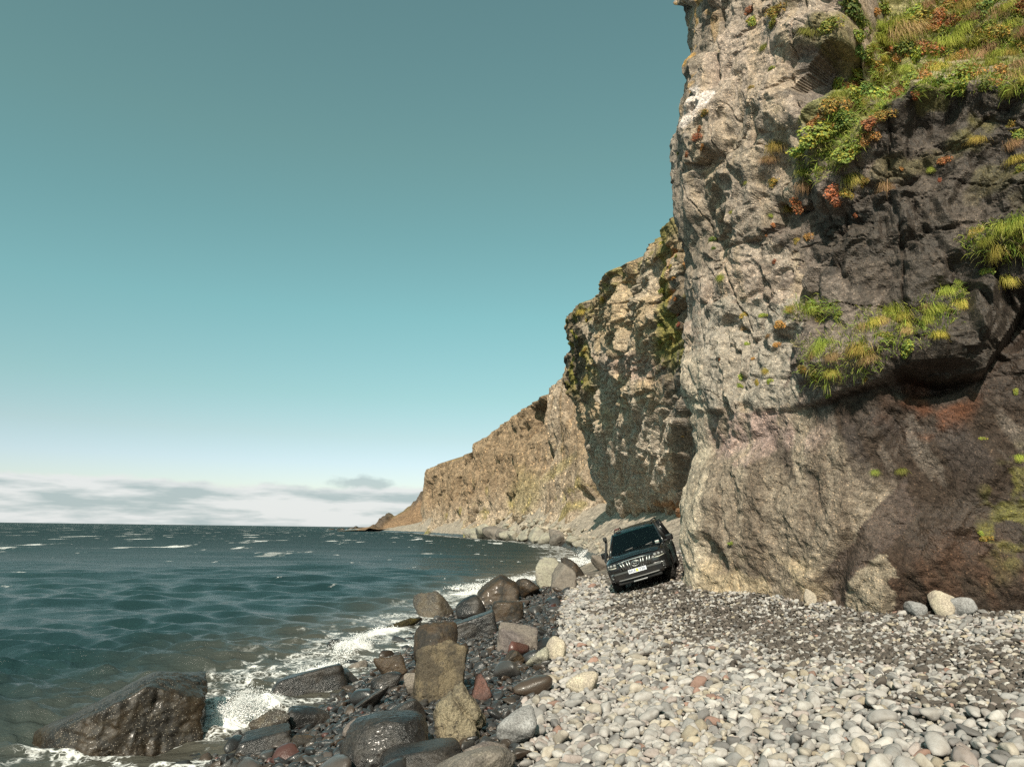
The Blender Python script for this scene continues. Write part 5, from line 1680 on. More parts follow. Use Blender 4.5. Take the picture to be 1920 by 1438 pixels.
def build_vehicle():
    car = bpy.data.objects.new('off_road_vehicle', None)
    COL.objects.link(car)
    tag(car, 'black four-wheel-drive vehicle tilted sideways on the shingle beside the cliff corner', 'car')
    # body
    ys = sorted(set(list(np.linspace(-2.42, 2.39, 60)) + [AX_F + s * d for s in (-1, 1) for d in np.linspace(0, .49, 9)] + [AX_R + s * d for s in (-1, 1) for d in np.linspace(0, .49, 9)]))
    bm = bmesh.new()
    rows = []
    for y in ys:
        h = body_section(y)
        row = [bm.verts.new((x, y, z)) for x, z in h] + [bm.verts.new((-x, y, z)) for x, z in h[-2:0:-1]]
        rows.append(row)
    n = len(rows[0])
    for a, b in zip(rows, rows[1:]):
        for k in range(n):
            bm.faces.new((a[k], a[(k + 1) % n], b[(k + 1) % n], b[k]))
    bm.faces.new(rows[0])
    bm.faces.new(rows[-1][::-1])
    bm_obj('body', bm, CM['paint'], car)
    # bonnet with raised centre scoop lines
    bm = bmesh.new()
    g = []
    for y in np.linspace(0.98, 2.26, 16):
        w, zt = float(np.interp(y, *HW)), float(np.interp(y, *ZT))
        row = []
        for q in np.linspace(-1, 1, 17):
            x = q * w * .86
            a = abs(q)
            z = zt + np.interp(a, [0, .3, .36, .64, 1.0], [.050, .048, .040, .034, .004]) + 0.008
            row.append(bm.verts.new((x, y, z)))
        g.append(row)
    for a, b in zip(g, g[1:]):
        for k in range(len(a) - 1):
            bm.faces.new((a[k], a[k + 1], b[k + 1], b[k]))
    bmesh.ops.solidify(bm, geom=bm.faces[:], thickness=0.012)
    bm_obj('bonnet', bm, CM['paint'], car)
    # cabin: roof, pillars, panes
    bm = bmesh.new()
    g = []
    for y, z, w in ((.30, 1.735, .62), (.18, 1.785, .645), (-.2, 1.825, .66), (-1.0, 1.84, .66), (-1.8, 1.825, .65), (-2.12, 1.79, .635), (-2.2, 1.75, .61)):
        g.append([bm.verts.new((x * w, y, z - d)) for x, d in ((-1.06, .06), (-1, .02), (-.8, 0), (-.4, -.02), (0, -.027), (.4, -.02), (.8, 0), (1, .02), (1.06, .06))])
    for a, b in zip(g, g[1:]):
        for k in range(8):
            bm.faces.new((a[k], a[k + 1], b[k + 1], b[k]))
    bmesh.ops.solidify(bm, geom=bm.faces[:], thickness=0.04)
    bm_obj('roof', bm, CM['paint'], car)
    for s in (1, -1):
        bar('pillar', [(s * .85, .98, 1.13), (s * .76, .60, 1.47), (s * .675, .26, 1.745)], [.050, .040, .036], CM['paint'], car)
        bar('pillar', [(s * .885, -.10, 1.12), (s * .69, -.14, 1.76)], .045, CM['plastic'], car)
        bar('pillar', [(s * .885, -1.05, 1.12), (s * .69, -1.08, 1.77)], .055, CM['paint'], car)
        bar('pillar', [(s * .86, -2.30, 1.11), (s * .66, -2.12, 1.76)], .075, CM['paint'], car)
    sheet('windscreen', [[(-.83, .985, 1.15), (-.28, 1.05, 1.165), (-.22, .33, 1.755), (-.655, .27, 1.74)], [(-.28, 1.05, 1.165), (.28, 1.05, 1.165), (.22, .33, 1.755), (-.22, .33, 1.755)], [(.28, 1.05, 1.165), (.83, .985, 1.15), (.655, .27, 1.74), (.22, .33, 1.755)]], CM['glass'], car)
    for s in (1, -1):
        for y0, y1, t0, t1 in ((.88, -.08, .22, -.12), (-.14, -1.02, -.16, -1.05), (-1.10, -2.22, -1.12, -2.08)):
            sheet('side_window', [[(s * .875, y0, 1.135), (s * .875, y1, 1.135), (s * .685, t1, 1.755), (s * .685, t0, 1.755)]], CM['glass'], car)
    sheet('rear_window', [[(-.78, -2.36, 1.16), (.78, -2.36, 1.16), (.6, -2.2, 1.74), (-.6, -2.2, 1.74)]], CM['glass'], car)
    for s in (1, -1):
        for y0, y1 in ((.93, -.09), (-.13, -1.02)):
            qs = []
            prev = None
            for y in np.linspace(y0, y1, 7):
                h = body_section(y)
                col_ = [(s * (h[k][0] + .007), y, h[k][1]) for k in (4, 5, 6, 7)]
                if y < -.95:
                    col_[0] = (s * (h[5][0] + .007), y, max(h[4][1], .85))
                if prev:
                    for k in range(3):
                        qs.append([prev[k], col_[k], col_[k + 1], prev[k + 1]])
                prev = col_
            d = sheet('door', qs, CM['paint'], car, 0.004)
            bar('door_handle', [(s * .955, y1 + .08, 1.0), (s * .975, y1 + .12, 1.0), (s * .975, y1 + .22, 1.0), (s * .955, y1 + .26, 1.0)], .012, CM['chrome'], d)
        bar('side_step', [(s * .90, .82, .44), (s * .93, .70, .42), (s * .93, -.75, .42), (s * .90, -.85, .44)], .045, CM['plastic'], car)
        bar('roof_rail', [(s * .62, .05, 1.80), (s * .62, -.05, 1.875), (s * .62, -1.75, 1.89), (s * .62, -1.85, 1.82)], .020, CM['plastic'], car)
        m = box('wing_mirror', (s * 1.04, .72, 1.22), (.23, .12, .20), CM['paint'], car, .045)
        box('mirror_arm', (s * .91, .76, 1.16), (.12, .06, .06), CM['plastic'], m, .015)
        # lamps
        hl = sheet('headlight', [[(s * .54, 2.335, .985), (s * .70, 2.29, 1.015), (s * .70, 2.345, .84), (s * .56, 2.385, .85)], [(s * .70, 2.29, 1.015), (s * .87, 2.12, 1.02), (s * .875, 2.17, .86), (s * .70, 2.345, .84)]], CM['dark'], car, .03)
        for k, (xx, yy, r) in enumerate(((.60, 2.395, .048), (.71, 2.345, .044), (.80, 2.26, .032))):
            bmx = bmesh.new()
            bmesh.ops.create_uvsphere(bmx, u_segments=12, v_segments=8, radius=r)
            bmx.transform(Matrix.Translation((s * xx, yy, .945)))
            bm_obj('lamp', bmx, CM['lens'], hl)
        bar('light_strip', [(s * .57, 2.402, .872), (s * .70, 2.365, .866), (s * .84, 2.235, .885)], .013, CM['amber'], hl)
        fg = box('fog_lamp_housing', (s * .70, 2.33, .62), (.24, .10, .20), CM['plastic'], car, .03)
        oval_ring('fog_lamp_ring', (s * .70, 2.392, .63), .075, .075, .014, CM['chrome'], fg, 20)
        bmx = bmesh.new()
        bmesh.ops.create_uvsphere(bmx, u_segments=12, v_segments=8, radius=.05)
        bmx.transform(Matrix.Translation((s * .70, 2.375, .63)))
        bm_obj('fog_lamp', bmx, CM['lens'], fg)
    # grille
    gr = box('grille', (0, 2.375, .855), (1.0, .06, .27), CM['dark'], car, .03)
    bar('grille_frame', [(-.40, 2.415, .725), (-.515, 2.405, .985), (-.25, 2.412, 1.0), (0, 2.415, 1.003), (.25, 2.412, 1.0), (.515, 2.405, .985), (.40, 2.415, .725)], .017, CM['chrome'], gr)
    for x in (-.42, -.345, -.235, -.165, .165, .235, .345, .42):
        k = .88
        bar('grille_bar', [(x * k, 2.418, .735), (x * 1.08, 2.414, .975)], .023, CM['chrome'], gr)
    em = oval_ring('emblem', (0, 2.428, .865), .115, .082, .013, CM['chrome'], gr)
    oval_ring('emblem_oval', (0, 2.430, .888), .070, .030, .009, CM['chrome'], em, 24)
    oval_ring('emblem_oval', (0, 2.430, .858), .028, .070, .009, CM['chrome'], em, 24)
    # bumper, plate, skid plate, trim
    bp = box('bumper', (0, 2.33, .58), (1.50, .22, .30), CM['paint'], car, .07)
    bar('bumper_trim', [(-.78, 2.33, .50), (-.55, 2.44, .475), (-.2, 2.455, .47), (.2, 2.455, .47), (.55, 2.44, .475), (.78, 2.33, .50)], .020, CM['grey'], bp)
    box('lower_valance', (0, 2.30, .40), (1.30, .18, .13), CM['plastic'], bp, .04)
    box('skid_plate', (0, 2.36, .355), (.42, .12, .05), CM['alloy'], bp, .015)
    pl = box('number_plate', (0, 2.452, .665), (.53, .014, .118), CM['white'], bp, .004)
    # lettering on the plate
    for txt, x in (('RKA', .145), ('F30', -.145)):
        cu = bpy.data.curves.new('plate_text', 'FONT')
        cu.body = txt
        cu.size = .108
        cu.align_x, cu.align_y = 'CENTER', 'CENTER'
        cu.extrude = .0015
        to = bpy.data.objects.new('tmp', cu)
        me = bpy.data.meshes.new_from_object(to)
        bpy.data.objects.remove(to)
        me.transform(Matrix.Translation((x, 2.4615, .665)) @ Matrix.Rotation(math.pi, 4, 'Z') @ Matrix.Rotation(math.pi / 2, 4, 'X'))
        me.materials.clear()
        link('plate_lettering', me, CM['ink'], pl)
    st = box('plate_sticker', (.005, 2.461, .667), (.062, .003, .075), CM['sticker'], pl, 0)
    # wipers, cowl, windscreen sticker, mirror
    for x0, x1 in ((.62, .10), (-.02, -.52)):
        bar('wiper', [(x0, 1.06, 1.165), (x1, .98, 1.24)], .012, CM['grey'], car)
    box('windscreen_paper', (-.66, .93, 1.20), (.12, .02, .09), CM['paper'], car, .004)
    box('rear_view_mirror', (0, .36, 1.66), (.22, .03, .06), CM['plastic'], car, .015)
    box('dashboard', (0, .78, 1.05), (1.5, .40, .16), CM['dark'], car, .05)
    oval_ring('steering_wheel', (-.38, .50, 1.15), .18, .18, .016, CM['plastic'], car, 24)
    for s in (1, -1):
        for y in (.05, -.85):
            se = box('seat', (s * .38, y - .12, 1.02), (.48, .16, .62), CM['seat'], car, .06, (-.12, 0, 0))
            box('headrest', (s * .38, y - .20, 1.44), (.27, .10, .18), CM['seat'], se, .04)
    # snorkel on the vehicle's right
    sn = bar('snorkel', [(.95, 1.28, 1.02), (1.0, 1.15, 1.07), (.99, 1.0, 1.16), (.93, .72, 1.42), (.90, .58, 1.56), (.90, .54, 1.66)], .042, CM['plastic'], car)
    box('snorkel_head', (.90, .60, 1.72), (.11, .18, .14), CM['plastic'], sn, .03)
    box('roof_lamp', (.52, -.05, 1.90), (.16, .10, .06), CM['red'], car, .02)
    # wheels
    for s in (1, -1):
        for ax in (AX_F, AX_R):
            c = (s * .79, ax, WR)
            prof = [(-.12, .10), (-.11, .255), (.09, .25), (.10, .235), (.05, .20), (.06, .06), (.075, .0)]
            wl = lathe_x('wheel', [(s * x, r) for x, r in prof], CM['alloy'], car, 28, c)
            tp = [(-.135, .255), (-.145, .31), (-.135, .375), (-.10, .402), (0, .408), (.10, .402), (.135, .375), (.145, .31), (.135, .255)]
            lathe_x('tyre', [(s * x, r) for x, r in tp], CM['rubber'], wl, 40, c)
            for k in range(6):
                a = 2 * math.pi * k / 6
                bar('spoke', [(c[0] + s * .07, c[1] + .05 * math.cos(a), c[2] + .05 * math.sin(a)), (c[0] + s * .10, c[1] + .24 * math.cos(a), c[2] + .24 * math.sin(a))], .028, CM['alloy'], wl, 6)
            treads = bmesh.new()
            for k in range(36):
                a = 2 * math.pi * k / 36
                for xx in (-.075, .075):
                    mt = Matrix.Translation(c) @ Matrix.Rotation(a, 4, 'X') @ Matrix.Translation((xx + (.02 if k % 2 else -.02), 0, .407))
                    bmesh.ops.create_cube(treads, size=1.0, matrix=mt @ Matrix.Diagonal((.09, .045, .022, 1)))
            bm_obj('tread', treads, CM['rubber'], wl, False)
    for s in (1, -1):
        box('axle', (s * .4, AX_F, WR), (.7, .10, .10), CM['plastic'], car, .03)
        box('axle', (s * .4, AX_R, WR), (.7, .12, .12), CM['plastic'], car, .03)
        box('tail_light', (s * .80, -2.40, 1.0), (.14, .06, .30), CM['red'], car, .02)
    # stand it on the shingle: plane through the four wheel contacts
    P = ground_hit(1161, 1111)
    a = R(16.0)
    fx, fy = -math.sin(a), -math.cos(a)
    rx, ry = fy, -fx
    ox, oy = P[0] - .79 * rx - 1.40 * fx, P[1] - .79 * ry - 1.40 * fy
    con = []
    for lx in (.79, -.79):
        for ly in (AX_F, AX_R):
            x, y = ox + lx * rx + ly * fx, oy + lx * ry + ly * fy
            con.append((lx, ly, float(ground(x, y))))
    A = np.array([(p[0], p[1], 1) for p in con])
    k, *_ = np.linalg.lstsq(A, np.array([p[2] for p in con]), rcond=None)
    roll_s, pitch_s, h0 = k
    rgt = Vector((rx, ry, roll_s)).normalized()
    fwd = Vector((fx, fy, pitch_s))
    fwd = (fwd - rgt * fwd.dot(rgt)).normalized()
    up = rgt.cross(fwd)
    car.matrix_world = Matrix(((rgt.x, fwd.x, up.x, ox), (rgt.y, fwd.y, up.y, oy), (rgt.z, fwd.z, up.z, h0 - 0.03), (0, 0, 0, 1))) @ Matrix.Diagonal((0.98, 0.98, 0.93, 1))
    print('car roll', math.degrees(math.asin(rgt.z)), 'pitch', math.degrees(math.asin(fwd.z)), ox, oy, h0)
    return car


vehicle = build_vehicle()

# ------------------------------------------------------------------ plants on the cliff
def plant_mat(name, trans=0.25):
    m, w = new_mat(name)
    oc = w.n('ShaderNodeObjectInfo')
    at = w.n('ShaderNodeAttribute', attribute_name='leaf')
    c = w.mix(1.0, oc.outputs['Color'], at.outputs['Color'], 'MULTIPLY')
    hs = w.n('ShaderNodeHueSaturation', ins={'Color': c, 'Hue': w.smooth(oc.outputs['Random'], 0, 1, 0.485, 0.515), 'Value': w.smooth(oc.outputs['Random'], 0, 1, 0.85, 1.15)})
    b = w.n('ShaderNodeBsdfPrincipled', ins={'Base Color': hs.outputs[0], 'Roughness': 0.6, 'Specular IOR Level': 0.25})
    t = w.n('ShaderNodeBsdfTranslucent', ins={'Color': hs.outputs[0]})
    x = w.n('ShaderNodeMixShader', ins={0: trans, 1: b.outputs[0], 2: t.outputs[0]})
    w.n('ShaderNodeOutputMaterial', ins={0: x.outputs[0]})
    return m


M_GRASS, M_LEAF = plant_mat('grass_blades'), plant_mat('broad_leaves')


def grass_mesh(i):
    """drooping tussock: local +y points out from the wall, z up"""
    rg = np.random.default_rng(1200 + i)
    V, F, Cc = [], [], []
    for _ in range(420):
        az = rg.normal(0, 0.95)
        L = rg.uniform(0.3, 1.2)
        out = np.array([math.sin(az), math.cos(az) * 0.9, 0])
        base = np.array([rg.normal(0, .22), rg.normal(0, .08), rg.normal(0, .12)])
        up = rg.uniform(0.5, 1.25)
        side = np.array([math.cos(az), -math.sin(az), 0]) * rg.uniform(0.006, 0.012)
        straw = rg.uniform() < 0.30
        n0 = len(V)
        for k in range(5):
            t = k / 4
            p = base + out * (L * (0.75 * t)) + np.array([0, 0, L * (up * t - (up + 0.55) * t * t * rg.uniform(.92, 1.08))])
            wd = (1 - t) ** 0.6
            V += [p - side * wd, p + side * wd]
            tip = np.array([1.25, 1.05, 0.9]) if not straw else np.array([2.3, 1.75, 2.2])
            b0 = np.array([0.72, 0.8, 0.7])
            cc = b0 * (1 - t) + tip * t
            Cc += [(*cc, 1), (*cc, 1)]
            if k:
                a = n0 + 2 * k - 2
                F.append((a, a + 1, a + 3, a + 2))
    me = np_mesh('grass_shape', np.array(V), np.array(F, np.int32))
    set_col(me, np.array(Cc), 'leaf')
    me.materials.append(M_GRASS)
    return me


def leafy_mesh(i, flat=0.75):
    rg = np.random.default_rng(1300 + i)
    V, F, Cc = [], [], []
    lob = [(rg.normal(0, .30), rg.uniform(0, .25), rg.normal(0, .24), rg.uniform(.36, .6)) for _ in range(6)]
    for _ in range(620):
        lx, ly, lz, lr = lob[int(rg.integers(len(lob)))]
        d = rg.normal(size=3)
        d[1] = abs(d[1])
        d /= np.linalg.norm(d)
        rr = lr * rg.uniform(0.65, 1.05)
        c = np.array([lx, ly, lz]) + d * rr * np.array([1, flat, .9])
        n = d * 0.7 + np.array([0, .2, .55]) + rg.normal(0, .35, 3)
        n /= np.linalg.norm(n)
        u = np.cross(n, rg.normal(size=3))
        u /= np.linalg.norm(u)
        v = np.cross(n, u)
        s = rg.uniform(.022, .07) * rg.choice([1, 1, 1, 1.5])
        n0 = len(V)
        V.append(c)
        for k in range(6):
            a = k * math.pi / 3
            V.append(c + (u * math.cos(a) * 1.25 + v * math.sin(a)) * s - n * s * (0.35 if k % 2 else 0.15))
        deep = rr / (lr * 1.05)
        val = rg.uniform(.7, 1.3)
        tint = rg.choice(4, p=[.6, .2, .12, .08])
        cc = np.array([(1, 1, 1), (1.7, 1.25, .9), (1.6, 1.0, .8), (.7, .85, .8)][tint]) * val
        Cc += [(*cc, 1)] * 7
        for k in range(6):
            F.append((n0, n0 + 1 + k, n0 + 1 + (k + 1) % 6))
    me = np_mesh('leafy_shape', np.array(V), np.array(F, np.int32), False)
    set_col(me, np.array(Cc), 'leaf')
    me.materials.append(M_LEAF)
    return me


GRASS = [grass_mesh(i) for i in range(5)]
LEAFY = [leafy_mesh(i) for i in range(6)]


GREEN, DEEP, YEL, ORG, RED = (0.25, 0.31, 0.07), (0.14, 0.21, 0.055), (0.32, 0.28, 0.075), (0.36, 0.205, 0.085), (0.34, 0.145, 0.085)
G_GR, G_YEL, G_STR = (0.29, 0.36, 0.065), (0.38, 0.36, 0.085), (0.33, 0.255, 0.125)
COLOR_WORD = {GREEN: 'green', DEEP: 'dark green', YEL: 'yellowing', ORG: 'orange', RED: 'red', G_GR: 'green', G_YEL: 'yellow-green', G_STR: 'straw-coloured'}
prg = np.random.default_rng(77)


def plant(kind, px, py, wpx, color, where, bv=None):
    d = ray(px, py)
    hit = (bv or BV1).ray_cast(Vector((0, 0, HC)), Vector(d))
    if hit[0] is None:
        return
    p, n = hit[0], hit[1]
    dd = float((np.array(p) - CAM2) @ CF)
    w = wpx / FPX * dd
    shapes = GRASS if kind == 'grass' else LEAFY
    me = shapes[int(prg.integers(len(shapes)))]
    o = link('grass_tuft' if kind == 'grass' else 'leafy_plant', me)
    nn = Vector((n.x, n.y, 0))
    if nn.dot(Vector(d)) > 0:
        nn = -nn
    if nn.length < .05:
        nn = Vector((-.6, -.8, 0))
    az = math.atan2(nn.y, nn.x) - math.pi / 2
    o.rotation_euler = (prg.normal(-0.1, .12), prg.normal(0, .2), az + prg.normal(0, .15))
    s = w / (1.8 if kind == 'grass' else 1.75)
    o.scale = (s * prg.uniform(.8, 1.25), s * prg.uniform(.75, 1.0), s * prg.uniform(.85, 1.1))
    o.location = Vector(p) - Vector(d) * -0.0 + nn.normalized() * (-0.02 * s)
    v = prg.uniform(.8, 1.2)
    o.color = (color[0] * v, color[1] * v, color[2] * v, 1)
    cw = COLOR_WORD[color]
    if kind == 'grass':
        tag(o, '%s drooping grass tuft %s' % (cw, where), 'grass tuft', '%s grass tufts %s' % (cw, where))
    else:
        tag(o, '%s leafy plant clump %s' % (cw, where), 'plant', '%s plants %s' % (cw, where))


UP = 'on the high green slope of the near cliff'
BAND = 'along the lower rim of the high green slope'
SH = 'beside the dark cave high on the cliff'
LED = 'on the jutting rock ledge halfway up the cliff'
RGT = 'on the ledge above the dark hollow of the wet wall'
FACE = 'in a crack of the bare grey rock face'
COR = 'near the sunlit edge of the cliff corner'
LOW = 'low on the wet brown wall'
MIDW = 'on the overhanging cliff behind the vehicle'


def build_plants():
    # hand-placed ones that stand out
    for k, x, y, w, c, wh in [
        ('leafy', 1590, 12, 80, DEEP, SH), ('leafy', 1610, 40, 55, DEEP, SH), ('leafy', 1608, 70, 44, GREEN, SH), ('leafy', 1610, 100, 40, DEEP, SH), ('leafy', 1555, 45, 42, GREEN, SH),
        ('grass', 1515, 62, 50, GREEN, SH), ('leafy', 1650, 12, 50, GREEN, SH), ('leafy', 1640, 22, 26, ORG, SH),
        ('leafy', 1702, 92, 56, DEEP, UP), ('leafy', 1668, 98, 26, ORG, UP), ('leafy', 1653, 52, 20, RED, UP), ('grass', 1690, 62, 84, G_STR, UP), ('grass', 1670, 60, 60, G_GR, UP), ('leafy', 1720, 38, 56, YEL, UP),
        ('leafy', 1585, 225, 60, DEEP, BAND), ('leafy', 1628, 232, 40, RED, BAND), ('leafy', 1622, 255, 40, ORG, BAND), ('leafy', 1530, 255, 78, GREEN, BAND), ('leafy', 1525, 232, 40, ORG, BAND), ('leafy', 1500, 280, 44, GREEN, BAND),
        ('leafy', 1560, 235, 30, ORG, BAND), ('leafy', 1590, 285, 56, GREEN, BAND), ('leafy', 1598, 275, 26, ORG, BAND), ('leafy', 1660, 185, 64, GREEN, BAND), ('leafy', 1630, 178, 50, DEEP, BAND), ('leafy', 1655, 215, 34, YEL, BAND),
        ('leafy', 1600, 190, 60, GREEN, BAND), ('leafy', 1560, 195, 50, YEL, BAND), ('leafy', 1575, 165, 54, GREEN, BAND), ('leafy', 1610, 150, 54, GREEN, BAND), ('leafy', 1640, 140, 56, YEL, BAND),
        ('leafy', 1712, 180, 34, ORG, BAND), ('leafy', 1790, 150, 70, GREEN, BAND), ('leafy', 1822, 128, 34, ORG, BAND), ('leafy', 1740, 150, 44, ORG, BAND), ('grass', 1690, 165, 60, G_STR, BAND),
        ('grass', 1507, 325, 50, G_GR, BAND), ('grass', 1512, 345, 52, G_STR, BAND), ('grass', 1455, 275, 60, G_YEL, FACE), ('grass', 1440, 300, 40, G_STR, FACE),
        ('leafy', 1497, 385, 42, ORG, BAND), ('leafy', 1563, 370, 52, RED, BAND), ('leafy', 1585, 365, 30, YEL, BAND), ('grass', 1600, 335, 56, G_YEL, BAND), ('grass', 1662, 352, 58, G_STR, FACE), ('grass', 1478, 392, 40, G_YEL, FACE),
        ('leafy', 1620, 340, 24, YEL, FACE), ('leafy', 1770, 300, 24, ORG, FACE), ('leafy', 1762, 342, 22, RED, FACE), ('grass', 1745, 318, 24, G_GR, FACE), ('grass', 1830, 262, 40, G_YEL, FACE), ('leafy', 1690, 317, 12, ORG, FACE),
        ('leafy', 1605, 405, 14, RED, FACE), ('leafy', 1448, 340, 24, YEL, FACE), ('leafy', 1515, 443, 26, ORG, FACE), ('leafy', 1493, 450, 18, YEL, FACE), ('leafy', 1450, 423, 12, RED, FACE), ('leafy', 1452, 490, 14, RED, FACE), ('leafy', 1437, 440, 10, ORG, FACE),
        ('grass', 1445, 405, 18, GREEN, FACE), ('grass', 1352, 520, 30, G_GR, FACE), ('leafy', 1336, 450, 18, DEEP, FACE), ('leafy', 1338, 466, 10, DEEP, FACE), ('grass', 1372, 398, 16, GREEN, FACE), ('grass', 1398, 343, 16, GREEN, FACE),
        ('leafy', 1306, 258, 22, RED, COR), ('leafy', 1312, 242, 16, ORG, COR), ('leafy', 1288, 290, 16, RED, COR), ('leafy', 1317, 276, 14, ORG, COR), ('leafy', 1322, 212, 22, YEL, COR), ('leafy', 1408, 20, 24, RED, COR), ('leafy', 1410, 42, 24, GREEN, COR), ('leafy', 1403, 38, 12, ORG, COR),
        ('leafy', 1452, 20, 34, YEL, COR), ('leafy', 1452, 42, 32, GREEN, COR), ('grass', 1432, 90, 30, GREEN, COR), ('leafy', 1447, 130, 16, GREEN, COR), ('leafy', 1407, 165, 16, YEL, COR), ('leafy', 1349, 98, 12, YEL, COR), ('grass', 1272, 288, 12, DEEP, COR),
        # jutting ledge
        ('grass', 1525, 578, 62, G_GR, LED), ('grass', 1480, 580, 36, G_YEL, LED), ('leafy', 1540, 600, 30, YEL, LED), ('leafy', 1572, 590, 20, GREEN, LED), ('grass', 1545, 648, 74, G_GR, LED), ('grass', 1525, 665, 44, G_STR, LED), ('grass', 1560, 668, 40, G_STR, LED),
        ('grass', 1610, 655, 72, G_YEL, LED), ('grass', 1625, 672, 50, G_STR, LED), ('grass', 1560, 698, 44, G_YEL, LED), ('leafy', 1530, 700, 40, GREEN, LED), ('leafy', 1505, 690, 26, YEL, LED), ('grass', 1620, 612, 44, G_STR, LED), ('grass', 1640, 605, 50, G_YEL, LED), ('grass', 1668, 585, 64, G_GR, LED), ('grass', 1655, 600, 44, G_STR, LED),
        ('grass', 1690, 592, 40, G_YEL, LED), ('leafy', 1650, 628, 34, GREEN, LED), ('grass', 1702, 622, 42, G_STR, LED), ('grass', 1700, 612, 50, G_YEL, LED), ('leafy', 1705, 652, 44, GREEN, LED), ('grass', 1740, 600, 48, G_GR, LED), ('grass', 1755, 580, 60, G_GR, LED), ('grass', 1735, 575, 34, G_STR, LED),
        ('grass', 1760, 630, 50, G_YEL, LED), ('grass', 1778, 545, 46, G_GR, LED), ('grass', 1795, 530, 30, GREEN, LED), ('leafy', 1622, 712, 14, YEL, LED), ('leafy', 1553, 742, 14, GREEN, LED), ('grass', 1805, 570, 48, G_YEL, LED),
        # right-hand ledge
        ('grass', 1830, 438, 60, G_YEL, RGT), ('grass', 1850, 452, 44, G_GR, RGT), ('grass', 1885, 430, 66, G_GR, RGT), ('grass', 1905, 420, 66, G_GR, RGT), ('grass', 1870, 470, 66, G_YEL, RGT), ('leafy', 1844, 512, 34, GREEN, RGT), ('grass', 1890, 525, 50, G_YEL, RGT), ('grass', 1912, 465, 50, G_STR, RGT),
        ('grass', 1900, 270, 50, G_STR, RGT), ('grass', 1905, 300, 44, G_YEL, RGT), ('leafy', 1908, 250, 36, GREEN, RGT), ('leafy', 1912, 320, 30, GREEN, RGT), ('leafy', 1895, 235, 30, YEL, RGT),
        # bare face lower down
        ('leafy', 1397, 590, 20, YEL, FACE), ('grass', 1397, 615, 24, G_STR, FACE), ('leafy', 1400, 645, 12, GREEN, FACE), ('leafy', 1430, 592, 14, GREEN, FACE), ('leafy', 1463, 610, 24, ORG, FACE), ('grass', 1440, 630, 20, G_STR, FACE), ('leafy', 1455, 645, 14, ORG, FACE), ('leafy', 1412, 672, 10, ORG, FACE), ('leafy', 1350, 674, 10, ORG, FACE),
        ('leafy', 1390, 705, 18, GREEN, FACE), ('leafy', 1386, 722, 14, GREEN, FACE), ('grass', 1436, 695, 22, G_YEL, FACE), ('leafy', 1444, 715, 14, GREEN, FACE), ('leafy', 1420, 718, 16, YEL, FACE),
        ('grass', 1910, 857, 34, G_GR, LOW), ('grass', 1640, 885, 26, GREEN, LOW), ('grass', 1690, 882, 28, GREEN, LOW), ('leafy', 1842, 822, 16, GREEN, LOW), ('leafy', 1848, 1008, 18, YEL, LOW), ('leafy', 1905, 735, 14, GREEN, LOW), ('leafy', 1840, 1000, 12, GREEN, LOW), ('leafy', 1370, 1018, 12, GREEN, LOW),
    ]:
        plant(k, x, y, w, c, wh)
    # the carpet of the upper slope
    poly = [(1630, 60), (1700, 20), (1790, -25), (1930, -25), (1930, 172), (1770, 170), (1700, 172), (1640, 205), (1600, 215), (1560, 225), (1560, 185), (1620, 120)]
    pts = []
    tries = 0
    while len(pts) < 88 and tries < 20000:
        tries += 1
        x, y = prg.uniform(1545, 1925), prg.uniform(-25, 230)
        if in_poly(np.array([x]), np.array([y]), poly)[0] and all((x - a) ** 2 + (y - b) ** 2 > 21 ** 2 for a, b in pts):
            pts.append((x, y))
    for x, y in pts:
        if prg.uniform() < 0.52:
            plant('grass', x, y, prg.uniform(38, 64), [G_GR, G_YEL, G_GR, G_STR][int(prg.integers(4))], UP)
        else:
            plant('leafy', x, y, prg.uniform(28, 54), [GREEN, GREEN, YEL, ORG, DEEP, ORG][int(prg.integers(6))], UP)
    for k, x, y, w, c in [('leafy', 1262, 520, 12, ORG), ('leafy', 1258, 500, 12, YEL), ('leafy', 1272, 608, 12, RED), ('leafy', 1272, 590, 12, RED), ('leafy', 1266, 560, 12, ORG), ('leafy', 1240, 545, 20, GREEN), ('leafy', 1238, 610, 14, GREEN), ('leafy', 1237, 640, 14, GREEN),
                          ('leafy', 1268, 480, 12, GREEN), ('leafy', 1082, 632, 14, GREEN), ('leafy', 1100, 600, 18, YEL), ('leafy', 1092, 715, 12, GREEN), ('leafy', 1096, 655, 10, YEL), ('leafy', 1245, 455, 18, YEL), ('leafy', 1280, 818, 8, ORG), ('grass', 1090, 585, 26, G_YEL), ('grass', 1130, 560, 26, G_YEL)]:
        plant(k, x, y, w, c, MIDW, BV2)


build_plants()


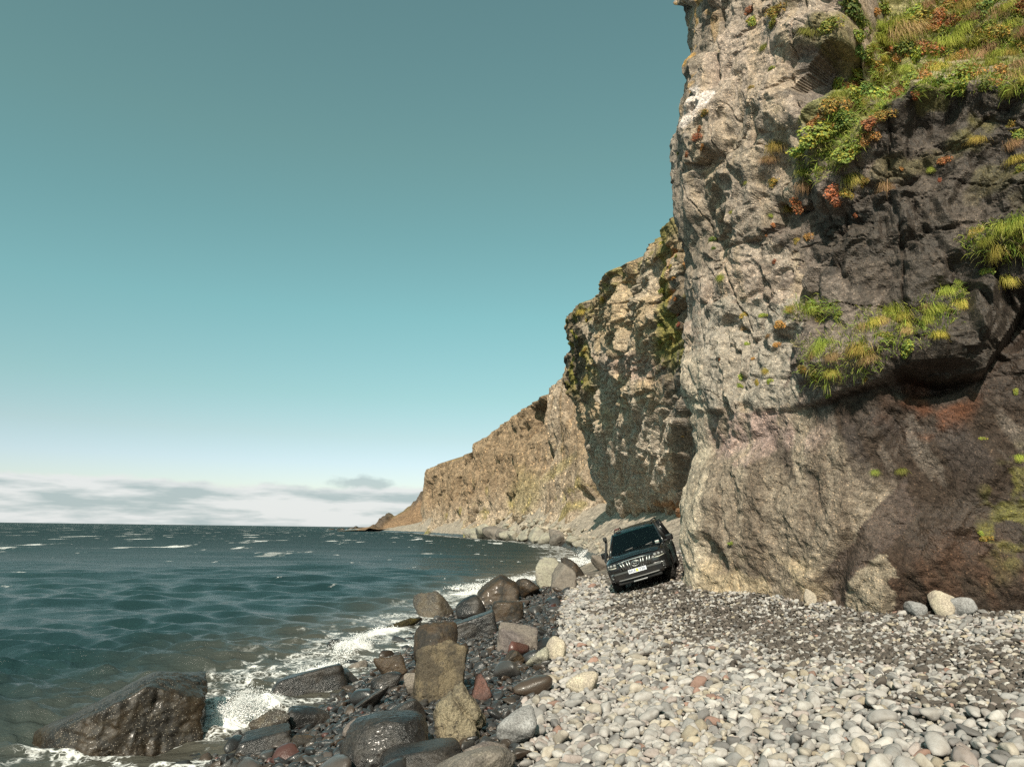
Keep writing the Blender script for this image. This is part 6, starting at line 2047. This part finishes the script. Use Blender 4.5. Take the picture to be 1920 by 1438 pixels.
def build_turf():
    """short uncountable grass that covers the green slope and the ledges between the tufts"""
    rg = np.random.default_rng(55)
    V, F, Cc = [], [], []
    areas = [([(1640, 55), (1700, 10), (1790, -30), (1935, -30), (1935, 170), (1770, 172), (1700, 178), (1650, 215), (1600, 225), (1545, 250), (1540, 205), (1610, 130)], 1350),
             ([(1495, 650), (1560, 610), (1640, 585), (1700, 575), (1770, 540), (1810, 540), (1790, 610), (1730, 650), (1640, 690), (1560, 720), (1505, 715)], 330),
             ([(1800, 445), (1860, 420), (1925, 400), (1925, 470), (1870, 490), (1815, 470)], 140), ([(1480, 575), (1560, 560), (1575, 590), (1490, 600)], 90),
             ([(1485, 300), (1540, 240), (1640, 230), (1600, 300), (1520, 350)], 240)]
    for poly, cnt in areas:
        xs, ys = [p[0] for p in poly], [p[1] for p in poly]
        k = 0
        while k < cnt:
            x, y = rg.uniform(min(xs), max(xs)), rg.uniform(min(ys), max(ys))
            if not in_poly(np.array([x]), np.array([y]), poly)[0]:
                continue
            k += 1
            d = ray(x, y)
            hit = BV1.ray_cast(Vector((0, 0, HC)), Vector(d))
            if hit[0] is None:
                continue
            p, n = np.array(hit[0]), np.array(hit[1])
            if n @ d > 0:
                n = -n
            tone = np.array([(0.29, 0.37, 0.06), (0.38, 0.39, 0.08), (0.40, 0.34, 0.15), (0.21, 0.31, 0.06)][int(rg.choice(4, p=[.4, .28, .17, .15]))])
            for _ in range(7):
                L = rg.uniform(0.10, 0.30)
                g = n * rg.uniform(.4, 1.0) + np.array([0, 0, .5]) + rg.normal(0, .4, 3)
                g /= np.linalg.norm(g)
                b = p + rg.normal(0, .06, 3) - n * .02
                sd = np.cross(g, rg.normal(size=3))
                sd *= rg.uniform(.004, .008) / np.linalg.norm(sd)
                n0 = len(V)
                m = b + g * L * .55
                e = b + g * L * .9 + np.array([0, 0, -.35 * L])
                V += [b - sd, b + sd, m - sd * .8, m + sd * .8, e]
                cc = tone * rg.uniform(.7, 1.25)
                Cc += [(*(cc * .75), 1)] * 2 + [(*cc, 1)] * 2 + [(*(cc * 1.2), 1)]
                F += [(n0, n0 + 1, n0 + 3), (n0, n0 + 3, n0 + 2), (n0 + 2, n0 + 3, n0 + 4)]
    me = np_mesh('cliff_turf', np.array(V), np.array(F, np.int32))
    set_col(me, np.array(Cc), 'leaf')
    o = link('cliff_turf', me, M_GRASS)
    return tag(o, 'short yellow-green turf covering the high slope and ledges of the near cliff', 'grass', kind='stuff')


build_turf()
